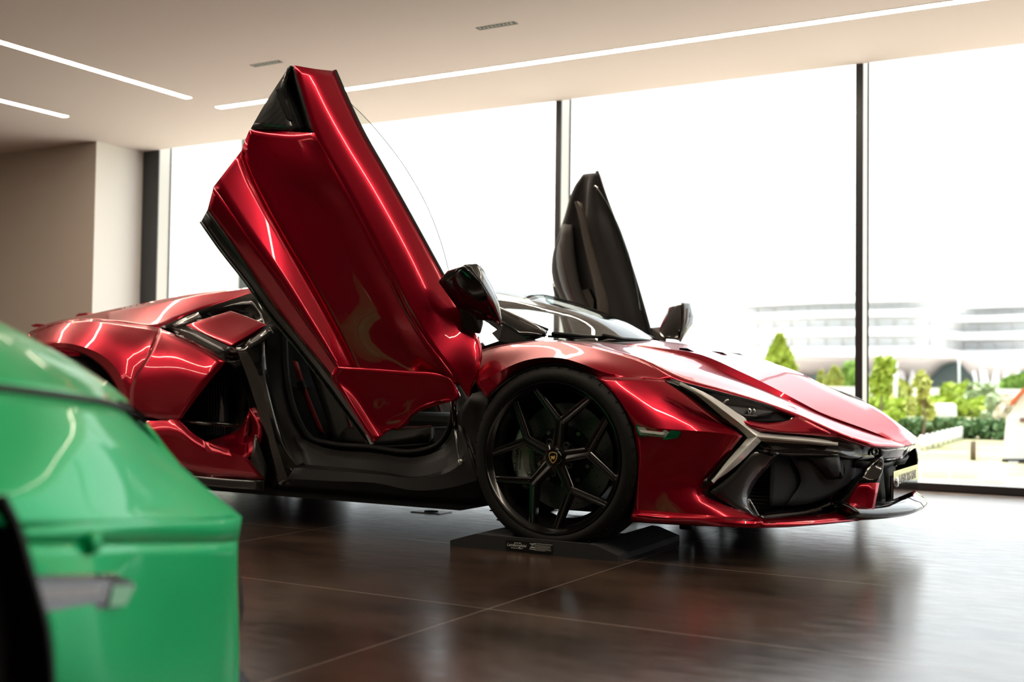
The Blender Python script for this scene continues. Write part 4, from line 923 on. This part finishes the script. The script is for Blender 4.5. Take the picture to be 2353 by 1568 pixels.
# underbody
b = NB(); add_box(b, -3.15, -2.0, -.58, .58, .16, .86); add_box(b, -2.24, -1.72, -.80, .80, .16, .60); add_box(b, -2.3, -1.95, -.70, .70, .6, .86)
link('engine_bay', b, BLACK, car, smooth=False)
b = NB(); add_box(b, -3.3, .45, -.60, .60, .115, .15); add_box(b, -2.25, -.48, -.90, .90, .118, .15); add_box(b, .40, .9, -.55, .55, .14, .165)
link('undertray', b, BLACK, car, smooth=False)
b = NB(); add_grid(b, [W((-3.15, -.82, .3), (-3.6, -.6, .3), (-3.75, 0, .3)), W((-3.2, -.82, .6), (-3.65, -.6, .6), (-3.80, 0, .6)), W((-3.29, -.80, .86), (-3.6, -.55, .86), (-3.72, 0, .86))], 4, 3, V(-30, 0, 1)); add_mirror(b); link('rear_bumper', b, RED, car, thick=.015)
b = NB(); add_lathe(b, [(0, 0), (.03, 0), (.03, -.045), (0, -.045)], P(1578, 1216, -.35), V(0, 0, -1), V(1, 0, 0), 16); link('tow_point', b, ALU, car)

# ================================================================ THE DOORS (opened upwards)
A0 = P(1040, 680, -1.0); B0 = P(768, 163, -1.25); R0 = P(465, 490, -1.52)
DN = (B0 - A0).cross(R0 - A0).normalized()
if DN.y > 0: DN = -DN
def D(u, v, off=0.0): return PN(u, v, A0, DN, off)
DNf = V(DN.x, -DN.y, DN.z); A0f = V(A0.x, -A0.y, A0.z)
def DF(u, v, off=0.0):
    p = PN(u, v, A0f, DNf, off); return V(p.x, -p.y, p.z)
def Dg(rows): return [[D(*p) for p in r] for r in rows]
GE = [(768, 163, -.01), (800, 237, .0), (838, 315, .012), (880, 388, .018), (925, 468, .018), (972, 553, .014), (1025, 650, .005), (1070, 735, -.005), (1107, 795, 0), (1079, 912, .02)]
GM = [(722, 158, .065), (748, 232, .065), (785, 312, .065), (835, 402, .065), (882, 485, .065), (932, 575, .065), (990, 690, .065), (1044, 780, .03), (1092, 850, .03), (1077, 911, .022)]
K1 = [(676, 150, .10), (698, 225, .09), (722, 305, .085), (784, 415, .085), (834, 508, .085), (886, 611, .085), (953, 745, .085), (1008, 825, .07), (1060, 890, .035), (1073, 910, .024)]
MM = [[(573, 299, .02), (620, 301, .01), (670, 303, .02), (722, 306, .085)],
      [(556, 345, .0), (625, 362, .01), (700, 380, .04), (768, 387, .085)],
      [(600, 450, 0), (680, 460, .005), (760, 468, .035), (813, 469, .085)],
      [(663, 566, 0), (740, 575, .005), (820, 586, .035), (872, 584, .085)],
      [(710, 645, 0), (790, 658, .008), (870, 675, .04), (920, 680, .085)],
      [(752, 723, 0), (830, 738, .01), (910, 755, .04), (965, 763, .085)],
      [(802, 820, 0), (870, 832, 0), (960, 845, .005), (1020, 840, .07)],
      [(816, 852, 0), (880, 862, 0), (980, 872, .005), (1056, 886, .038)]]
K2 = [(556, 345, 0), (575, 400, 0), (600, 450, 0), (640, 524, 0), (680, 595, 0), (720, 665, 0), (790, 795, 0), (816, 852, 0)]
K3 = [(491, 429, .06), (533, 490, .06), (574, 549, .06), (620, 610, .06), (663, 669, .06), (712, 745, .06), (761, 820, .06), (780, 850, .055)]
T1 = [(477, 482, .045), (505, 521, .037), (535, 563, .028), (587, 642, .01), (630, 704, .01), (672, 758, .01), (725, 822, .01), (765, 870, .01)]
TT = [(477, 482, .045), (530, 556, .03), (587, 642, .01), (640, 718, .01), (700, 792, .01), (765, 870, .01), (820, 948, .01), (860, 1008, .01)]
EE = [(463, 508, .03), (507, 571, .01), (565, 645, -.01), (620, 722, -.03), (685, 800, -.03), (750, 885, -.03), (805, 960, -.03), (848, 1018, -.03)]
LP = [[(770, 843, .055), (850, 849, .05), (940, 855, .045), (1012, 861, .045), (1036, 870, .045)],
      [(762, 862, .06), (830, 888, .03), (905, 900, .022), (990, 900, .025), (1048, 893, .04)],
      [(790, 903, .055), (832, 925, .022), (885, 938, .015), (950, 934, .015), (1057, 912, .035)],
      [(830, 962, .05), (846, 970, .022), (875, 980, .01), (915, 973, .01), (985, 927, .015)],
      [(863, 1013, .042), (868, 1012, .03), (873, 1007, .02), (880, 1001, .015), (905, 980, .012)]]
DARKTRIM = mat('door_trim_leather', (.045, .040, .037), .55, bump=(300, .08)); TRIM2 = mat('door_trim_suede', (.020, .020, .021), .9, sheen=.2); HANDLE = mat('door_pull_leather', (.10, .085, .075), .6)
DOUT = A0 + DN * 20
def door(s):
    d = sub('scissor_door', car, A0 if not s else A0f)
    d['label'] = 'near door, red outer skin facing out' if not s else 'far door, dark leather lining facing in'
    def L(nm, b, m, **k):
        if s: flip(b)
        return link(nm, b, m, k.pop('par', d), **k)
    b = NB()
    for rows in ([GE, GM, K1], MM, [K2, K3], [K3, T1]): add_grid(b, Dg(rows), 4, 4, DOUT)
    # rear edge between the two upper corners
    add_grid(b, Dg([[(573, 299, .02), (556, 345, 0), (534, 378, .02), (491, 429, .06)], [(577, 302, -.03), (562, 347, -.04), (540, 380, -.04), (497, 431, -.02)]]), 3, 1, DOUT)
    L('outer_skin', b, RED, thick=.014, auto=24)
    b = NB(); add_grid(b, Dg(LP), 4, 4, DOUT); L('lower_wing_panel', b, RED, thick=.018, auto=40)
    b = NB(); add_grid(b, Dg([TT, EE]), 3, 3, DOUT); add_grid(b, Dg([EE, [(u + 5, v + 2, o - .05) for u, v, o in EE]]), 3, 1, DOUT); L('carbon_skirt', b, CARBON, thick=.01, auto=40)
    b = NB(); add_hull(b, [D(840, 1000, .0), D(848, 1000, .01), D(859, 1020, -.01), D(850, 1022, -.03), D(852, 1004, .012)]); L('skirt_end', b, ALU, smooth=False)
    b = NB()
    add_grid(b, Dg([[(576, 296, .02), (608, 240, .02), (640, 190, .02), (656, 166, .05), (668, 150, .08)], [(690, 301, .01), (676, 268, .012), (662, 235, .015), (652, 203, .025), (664, 160, .07)]]), 3, 3, DOUT)
    add_grid(b, Dg([[(690, 301, .01), (676, 268, .012), (662, 235, .015), (652, 203, .025), (664, 160, .07)], [(704, 303, -.01), (692, 262, -.015), (680, 222, -.01), (670, 186, .01), (670, 154, .07)]]), 3, 3, DOUT)
    add_grid(b, Dg([[(704, 303, -.01), (692, 262, -.015), (680, 222, -.01), (670, 186, .01), (670, 154, .07)], [(722, 305, .085), (708, 262, .085), (696, 222, .09), (686, 185, .09), (676, 152, .098)]]), 3, 2, DOUT)
    tr = L('air_outlet', b, CARBON, thick=.01, auto=20)
    b = NB(); add_prism(b, [D(634, 206, .022), D(641, 204, .022), D(673, 268, .018), D(672, 277, .018), D(662, 274, .018), D(648, 246, .02)], DN * -.02); L('outlet_slot', b, BLACK, smooth=False, par=tr)
    # glass, leaning in
    arc = [(795, 228), (835, 266), (880, 317), (922, 372), (957, 428), (985, 482), (1007, 538), (1023, 590), (1036, 645)]
    GE2 = [(795, 226), (825, 290), (855, 345), (885, 398), (915, 452), (945, 505), (975, 560), (1005, 614), (1034, 668)]
    b = NB(); add_grid(b, [[D(u, v, -.03) for u, v in GE2], [D((u + a) / 2, (v + c) / 2, -.035) for (u, v), (a, c) in zip(GE2, arc)], [D(a, c, -.05) for a, c in arc]], 3, 3, DOUT); L('side_window', b, DOORGLASS)
    b = NB(); add_tube(b, crom([D(a, c, -.05) for a, c in arc], 4), .0014, 5); L('window_edge', b, mat('glass_edge_green', (.25, .32, .29), .3))
    b = NB(); add_tube(b, crom([D(u, v, o - .012) for u, v, o in GE[:8]], 4), .011, 6); L('window_seal', b, RUBBER)
    # lining
    LL = [(672, 158, .06), (640, 195, .005), (576, 303, 0), (549, 362, -.015), (499, 434, .02), (488, 486, 0), (560, 600, -.03), (660, 745, -.03), (780, 900, -.03)]
    LR = [(768, 168, -.02), (795, 230, -.012), (830, 305, -.004), (862, 362, .002), (898, 425, .002), (940, 500, .0), (985, 580, -.002), (1025, 655, -.006), (1070, 745, -.01)]
    rows = []
    for i, (l_, r_) in enumerate(zip(LL, LR)):
        k = (.3, .6, .8, 1, 1, 1, 1, 1, .8)[i]; k2 = (0, .3, .7, 1, 1, 1, 1, .3, 0)[i]
        def mid(f, o): return D(l_[0] + (r_[0] - l_[0]) * f, l_[1] + (r_[1] - l_[1]) * f, o)
        rows.append([D(*l_), mid(.10, -.085 * k), mid(.26, -.10 * k), mid(.36, -.10 * k + .05 * k2), mid(.58, -.10 * k + .055 * k2), mid(.70, -.10 * k), mid(.88, -.09 * k), D(*r_)])
    b = NB(); add_grid(b, rows, 4, 4, A0 - DN * 20 + V(0, 5, 0)); L('lining', b, TRIM2, thick=.02, auto=40)
    b = NB(); add_grid(b, [[D(u, v, o) for u, v, o in r] for r in (((600, 330, -.085), (640, 335, -.105), (670, 338, -.085)), ((590, 440, -.11), (650, 445, -.13), (690, 448, -.09)), ((640, 560, -.115), (700, 570, -.135), (740, 575, -.09)), ((720, 650, -.11), (770, 655, -.12), (800, 655, -.08)))], 3, 3, A0 - DN * 20 + V(0, 5, 0)); L('armrest', b, DARKTRIM, thick=.02)
    b = NB(); q = [(745, 280, 6), (775, 350, 10), (800, 420, 14), (830, 490, 18), (860, 560, 24), (880, 620, 30), (890, 680, 26)]
    add_grid(b, [[D(u - w, v, -.10) for u, v, w in q], [D(u, v, -.145) for u, v, w in q], [D(u + w, v, -.10) for u, v, w in q]], 4, 3, A0 - DN * 20 + V(0, 5, 0)); L('pull_handle', b, HANDLE, thick=.012)
    b = NB(); add_prism(b, [DF(u, v, -.09) for u, v in ((1336, 668), (1352, 664), (1364, 690), (1364, 712), (1340, 705))], DN * .02); L('switch_panel', b, GLOSSBLACK, smooth=False)
    b = NB(); add_tube(b, crom([D(u, v, -.134) for u, v in ((640, 400), (655, 450), (705, 570), (760, 640))], 4), .0018, 5); L('red_stitching', b, REDLEATHER)
    b = NB(); add_tube(b, [DF(u, v, -.05) for u, v in ((1366, 440), (1362, 432), (1368, 427), (1373, 431), (1371, 439))], .0035, 6); L('latch_striker', b, CHROME)
    # door mirror
    mr = sub('door_mirror', d, P(1095, 680, -1.07) if not s else V(-.3, 1.07, .95))
    def LM(nm, b, m, **k): return L(nm, b, m, par=mr, **k)
    b = NB(); add_grid(b, G([
        [(1038, 641, -1.17), (1044, 665, -1.14), (1060, 695, -1.08), (1085, 720, -1.01), (1118, 738, -.95)],
        [(1067, 609, -1.18), (1085, 650, -1.16), (1100, 680, -1.12), (1118, 712, -1.04), (1142, 742, -.97)],
        [(1070, 608, -1.17), (1098, 640, -1.15), (1118, 670, -1.11), (1136, 705, -1.04), (1151, 747, -.965)]]), 4, 3, V(-.3, -10, 1)); LM('mirror_back', b, GLOSSBLACK, thick=.01, auto=40)
    b = NB(); add_grid(b, G([
        [(1070, 608, -1.17), (1098, 640, -1.15), (1118, 670, -1.11), (1136, 705, -1.04), (1151, 747, -.965)],
        [(1095, 607, -1.14), (1112, 628, -1.10), (1130, 660, -1.06), (1146, 695, -1.01), (1153, 735, -.97)]]), 4, 3, V(5, -10, 1)); LM('mirror_cap', b, CARBON, thick=.008, auto=40)
    b = NB(); add_grid(b, G([
        [(1095, 607, -1.14), (1112, 628, -1.10), (1130, 660, -1.06), (1146, 695, -1.01), (1152, 745, -.965)],
        [(1108, 613, -1.06), (1122, 640, -1.04), (1136, 668, -1.01), (1148, 705, -.98), (1150, 747, -.96)]]), 4, 3, V(10, -5, 1)); LM('mirror_front', b, GLOSSBLACK, thick=.008, auto=40)
    b = NB(); sh = V(-.085, 0, 0); add_hull(b, [P(*p) + V(-.012, 0, 0) for p in ((1040, 642, -1.17), (1068, 611, -1.178), (1062, 693, -1.08), (1116, 736, -.96), (1095, 610, -1.14), (1128, 662, -1.06), (1149, 740, -.97), (1110, 618, -1.06), (1146, 700, -.985))] + [P(*p) + sh for p in ((1048, 645, -1.16), (1070, 620, -1.165), (1110, 735, -.98), (1138, 735, -.975), (1108, 625, -1.07), (1135, 680, -1.0))]); LM('mirror_body', b, GLOSSBLACK, bevel=.008, auto=30)
    b = NB(); add_hull(b, [P(1056, 690, -1.06), P(1052, 705, -1.02), P(1060, 762, -1.0), P(1104, 768, -.97), P(1112, 738, -.96), P(1085, 712, -1.02), P(1056, 700, -.98), P(1070, 760, -.94), P(1104, 762, -.92)]); LM('mirror_foot', b, GLOSSBLACK, smooth=False, bevel=.006)
    return d
door(0); door(1)
# ================================================================ TYRE REST UNDER THE FRONT WHEEL
def rest(label, s):
    t = thing('tyre_rest', label, 'tyre rest', (-.06, -.75 * s, 0), 0)
    FOAM = mat('dark_foam', (.022, .023, .026), .85, bump=(500, .2))
    # side profiles along the car: (x, z); a low kerb in front, behind it a shallow dip for the tyre
    kerb = [(-.42, 0), (-.42, .022), (-.31, .055), (-.17, .055), (-.135, .055), (-.09, .055), (-.045, .055), (0, .055), (.045, .055), (.09, .055), (.135, .055), (.17, .055), (.20, .052), (.288, .022), (.288, 0)]
    dip = [(-.42, 0), (-.42, .022), (-.31, .055), (-.17, .055), (-.135, .036), (-.09, .021), (-.045, .013), (0, .011), (.045, .013), (.09, .021), (.135, .036), (.17, .055), (.20, .052), (.288, .022), (.288, 0)]
    b = NB(); n = len(kerb)
    def pt(x, z, y): f = (y + 1.06) / .62; q = V(x - .018 * f, y + .055 * (x + .42) * (.35 if y < -1.0 else 1), z); return q if s > 0 else V(q.x, -q.y, q.z)
    rings = [[b.verts.new(pt(x, z, y)) for x, z in pr] for y, pr in ((-1.066, kerb), (-1.047, kerb), (-1.0465, dip), (-.44, dip))]
    b.faces.new(rings[0]); b.faces.new(rings[-1][::-1])
    for a, c in zip(rings, rings[1:]):
        for i in range(n): j = (i + 1) % n; b.faces.new((a[j], a[i], c[i], c[j]))
    bmesh.ops.recalc_face_normals(b, faces=b.faces[:]); link('foam_block', b, FOAM, t, smooth=False)
    if s > 0:
        xd = V(1, .019, 0).normalized(); yd = V(0, 0, 1); o0 = V(-.075, -1.066 + .0193 * .345, .027) + V(0, -.0025, 0)
        nrm = xd.cross(yd)
        b = NB(); c0 = o0; add_prism(b, [c0 + xd * -.095 + yd * -.017, c0 + xd * .10 + yd * -.017, c0 + xd * .10 + yd * .017, c0 + xd * -.095 + yd * .017], nrm * .001); lb = link('label_plate', b, BLACK, t, smooth=False)
        q = nrm * .0014
        place_text('brand_lettering', 'Lamborghini', .0165, o0 + xd * -.05 + q, xd, yd, WHITE, lb, shear=.35, ext=.0003)
        place_text('small_lettering', 'automobili', .007, o0 + xd * -.045 + yd * .009 + q, xd, yd, WHITE, lb, ext=.0003)
        place_text('small_lettering', 'Accessori Originali', .0065, o0 + xd * -.048 + yd * -.0105 + q, xd, yd, WHITE, lb, ext=.0003)
        place_text('small_lettering', 'TYRES CONTROL AND MAINTENANCE', .0045, o0 + xd * .062 + yd * .0125 + q, xd, yd, WHITE, lb, ext=.0003)
        for k in range(7):   # lines of print too fine to read
            b = NB(); c1 = o0 + xd * .027 + yd * (.0075 - .0033 * k) + q; w1 = (.068, .066, .07, .06, .069, .07, .045)[k]
            add_prism(b, [c1 + yd * -.0009, c1 + xd * w1 + yd * -.0009, c1 + xd * w1 + yd * .0009, c1 + yd * .0009], nrm * .0003); link('print_line', b, mat('grey_ink', (.30, .30, .30), .6), lb, smooth=False)
        b = NB(); m0 = o0 + xd * .018 + q; add_prism(b, [m0 + xd * -.011 + yd * -.004, m0 + xd * .011 + yd * -.004, m0 + xd * .007, m0 + xd * -.007], nrm * .0004); link('pictogram', b, WHITE, lb, smooth=False)
        for dy, w1 in ((.0105, .022), (.006, .008), (-.009, .024)):
            b = NB(); c1 = m0 + yd * dy - xd * (w1 / 2); add_prism(b, [c1 + yd * -.0012, c1 + xd * w1 + yd * -.0012, c1 + xd * w1 + yd * .0012, c1 + yd * .0012], nrm * .0003); link('print_line', b, WHITE, lb, smooth=False)
rest('dark foam tyre rest with printed label, under the near front wheel', 1)
rest('plain dark foam tyre rest under the far front wheel', -1)

# ================================================================ THE GREEN CAR (only its front corner shows)
g = thing('green_car', 'bright green sports car in blurred foreground at left, front corner only', 'car', (0, -4.8, 0))
# its flank faces +x; it points at the glass wall (+y)
KG = .78
def Q(u, v, x): return PX(u, v, CAM.x - (CAM.x - x) * KG)
def QG(rows): return [[Q(*p) if isinstance(p, tuple) else p for p in r] for r in rows]
GO = V(30, -3, 1)
# front wing / bonnet above the panel gap
up = [[(-420, 620, .05), (-180, 668, .05), (0, 742, .02), (100, 792, .0), (195, 848, .0), (262, 893, .0), (322, 950, -.02)],
      [(-420, 700, .30), (-180, 745, .30), (0, 795, .29), (90, 832, .27), (180, 875, .22), (240, 905, .16), (300, 940, .06)],
      [(-420, 830, .45), (-180, 862, .44), (0, 884, .42), (90, 895, .39), (180, 908, .33), (240, 918, .25), (290, 935, .14)]]
b = NB(); add_grid(b, QG(up), 4, 4, V(5, -3, 10)); link('bonnet', b, GREEN, g, thick=.012)
s0 = [(-420, 845, .455), (-180, 876, .445), (0, 899, .425), (90, 910, .395), (180, 922, .335), (240, 932, .25), (284, 948, .15), (315, 978, .06)]
s1 = [(-420, 1000, .52), (-180, 1020, .52), (0, 1030, .50), (110, 1030, .47), (210, 1035, .42), (300, 1045, .32), (360, 1060, .20), (415, 1070, .06)]
s2 = [(-420, 1100, .55), (-180, 1110, .56), (10, 1130, .55), (140, 1160, .52), (250, 1160, .46), (350, 1160, .36), (430, 1140, .22), (478, 1125, .05)]
s3 = [(-420, 1180, .56), (-180, 1180, .57), (30, 1210, .56), (150, 1205, .53), (280, 1200, .47), (400, 1198, .36), (490, 1195, .22), (556, 1188, .03)]
b = NB(); i0 = [Q(*p) + V(.001, 0, .001) for p in up[2]]; i1 = [Q(*p) + V(.001, 0, -.001) for p in (s0[0], s0[1], s0[2], s0[3], s0[4], s0[5], s0[6])]
add_grid(b, [i0, i1], 3, 1, GO); link('panel_gap', b, BLACK, g, thick=.004)
b = NB(); add_grid(b, QG([s0, s1, s2, s3]), 4, 4, GO); link('front_bumper_upper', b, GREEN, g, thick=.012)
t0 = [(30, 1210, .56), (150, 1205, .53), (280, 1200, .47), (400, 1198, .36), (490, 1195, .22), (556, 1188, .03)]
t1 = [(45, 1250, .555), (155, 1250, .525), (280, 1250, .455), (400, 1250, .335), (490, 1248, .20), (546, 1245, .03)]
t2 = [(62, 1330, .555), (180, 1330, .525), (290, 1330, .455), (400, 1335, .34), (490, 1340, .20), (545, 1345, .03)]
t3 = [(100, 1430, .555), (200, 1430, .525), (300, 1430, .455), (400, 1440, .335), (490, 1445, .195), (548, 1450, .02)]
t4 = [(110, 1600, .55), (210, 1600, .52), (310, 1600, .45), (410, 1605, .32), (495, 1600, .18), (548, 1600, 0.0)]
t5 = [(115, 1720, .52), (210, 1720, .49), (310, 1720, .42), (410, 1720, .30), (495, 1710, .16), (545, 1700, -.02)]
b = NB(); add_grid(b, QG([t0, t1]), 4, 2, GO); add_grid(b, QG([t1, t2, t3, t4, t5]), 4, 3, GO); link('front_bumper_lower', b, GREEN, g, thick=.012, auto=35)
# nose: the surface that turns away from the camera
b = NB()
edge = [Q(*p) for p in ((322, 950, -.02), (415, 1070, .06), (478, 1125, .05), (556, 1188, .03), (546, 1245, .03), (548, 1450, .02), (545, 1700, -.02))]
e1_ = edge[:4]; e2_ = edge[3:]
add_grid(b, [e1_, [p + V(-.35, .03, 0) for p in e1_], [p + V(-1.4, .05, 0) for p in e1_]], 3, 4, V(0, 30, 1)); add_grid(b, [e2_, [p + V(-.12, .01, 0) for p in e2_]], 3, 2, V(0, 30, 1)); link('nose', b, GREEN, g, thick=.012)
b = NB(); add_grid(b, [[p + V(-.12, .01, 0) for p in e2_], [p + V(-.2, -.08, 0) for p in e2_], [p + V(-1.4, -.06, 0) for p in e2_]], 3, 2, V(0, 30, 1)); link('front_intake', b, BLACK, g, thick=.012)
b = NB(); r = [Q(*p) for p in up[0]]; add_grid(b, [r, [p + V(-.7, 0, .02) for p in r], [p + V(-1.4, 0, 0) for p in r]], 3, 3, V(0, 0, 30)); link('bonnet_top', b, GREEN, g, thick=.012)
# headlamp corner seen edge on
b = NB(); add_hull(b, [Q(262, 912, .17), Q(300, 925, .10), Q(332, 945, .02), Q(344, 975, -.02), Q(338, 990, -.01), Q(310, 968, .07), Q(280, 935, .15), Q(318, 960, -.1)]); link('headlamp', b, GLOSSBLACK, g, smooth=False, bevel=.006)
b = NB(); add_hull(b, [Q(282, 925, .165), Q(300, 932, .13), Q(308, 950, .10), Q(290, 940, .14), Q(295, 935, .10)]); link('headlamp_lens', b, ALU, g, smooth=False)
# wheel arch and wheel
ar = [(0, 1150, .57), (30, 1210, .57), (52, 1280, .57), (75, 1360, .57), (97, 1440, .57), (108, 1520, .57), (112, 1600, .565), (115, 1720, .54)]
AY = [Q(*p) for p in ar]
b = NB(); add_grid(b, [AY, [p + V(-.3, 0, 0) for p in AY]], 3, 2, V(0, -10, 0)); link('wheel_arch_liner', b, BLACK, g, thick=.01)
yc = -4.30
b = NB(); c = V(.84, yc, .345); add_lathe(b, [(.25, 0), (.285, .005), (.31, .012), (.335, .0), (.345, -.03), (.345, -.22), (.33, -.25), (.25, -.25)], c, V(1, 0, 0), V(0, 1, 0), 64); bmesh.ops.recalc_face_normals(b, faces=b.faces[:]); wh = link('tyre', b, RUBBER, g)
b = NB(); add_lathe(b, [(.286, .0), (.27, -.02), (.24, -.06), (.0, -.06)], c, V(1, 0, 0), V(0, 1, 0), 48); bmesh.ops.recalc_face_normals(b, faces=b.faces[:]); link('rim', b, GLOSSBLACK, g)
b = NB(); add_box(b, .40, .56, -4.8, -3.85, .1, .80); link('arch_inner_wall', b, BLACK, g, smooth=False)
# flank behind the wheel and tail, out of the picture to the left
b = NB(); W2 = lambda x: [V(x, y, z) for y, z in ((-4.66, .62), (-5.3, .70), (-6.3, .72), (-7.5, .72))]
add_grid(b, [W2(.86), [V(.88, y, .35) for y in (-4.66, -5.3, -6.3, -7.5)], [V(.85, y, .14) for y in (-4.66, -5.3, -6.3, -7.5)]], 3, 3, GO)
add_grid(b, [[V(.75, -4.6, .76), V(.72, -5.3, .82), V(.70, -6.3, .86), V(.70, -7.5, .86)], W2(.86)], 3, 2, GO); link('flank', b, GREEN, g, thick=.012)
# marker lamp, parking sensor, side splitter
def MQ(u, v, o=0): return Q(u, v, .566 - max(0, (u - 60)) * .00034 + o)
mk = sub('side_marker', g, (.84, -3.95, .4))
b = NB(); add_prism(b, [MQ(62, 1330), MQ(90, 1322), MQ(262, 1318), MQ(300, 1335), MQ(314, 1346), MQ(290, 1392), MQ(248, 1398), MQ(90, 1428)], V(-.03, 0, 0)); link('marker_bezel', b, GLOSSBLACK, mk, smooth=False)
b = NB(); add_prism(b, [MQ(78, 1338, .004), MQ(240, 1334, .004), MQ(256, 1345, .004), MQ(244, 1382, .004), MQ(98, 1408, .004)], V(-.004, 0, 0)); link('marker_lens', b, mat('marker_lens_smoked', (.22, .22, .25), .2, .2, 1), mk, smooth=False)
b = NB(); add_prism(b, [MQ(95, 1356, .006), MQ(236, 1350, .006), MQ(234, 1366, .006), MQ(98, 1376, .006)], V(-.003, 0, 0)); link('light_guide', b, mat('light_guide_white', (.6, .6, .64), .3), mk, smooth=False)
b = NB(); add_prism(b, [MQ(262, 1346, .004), MQ(312, 1346, .004), MQ(290, 1390, .004), MQ(250, 1396, .004)], V(-.004, 0, 0)); link('marker_tip', b, mat('marker_tip_green', (.25, .8, .4), .3, 0, 1), mk, smooth=False)
b = NB(); c = Q(208, 1250, .505); add_lathe(b, [(.0, .010), (.011, .009), (.014, .004), (.016, .0), (.0165, -.01)], c, V(1, .25, -.1), V(0, 0, 1), 32); bmesh.ops.recalc_face_normals(b, faces=b.faces[:]); link('parking_sensor', b, GREEN, g)
b = NB(); add_hull(b, [Q(548, 1530, .0), Q(578, 1575, 0), Q(600, 1640, 0), Q(540, 1640, 0), Q(548, 1530, -.3), Q(578, 1575, -.3), Q(600, 1640, -.3)]); link('splitter', b, GLOSSBLACK, g, smooth=False)
b = NB(); add_hull(b, [Q(549, 1300, -.02), Q(557, 1350, -.03), Q(560, 1395, -.03), Q(552, 1440, -.03), Q(549, 1300, -.3), Q(560, 1395, -.3), Q(552, 1440, -.3)]); link('number_plate_holder', b, BLACK, g, smooth=False)
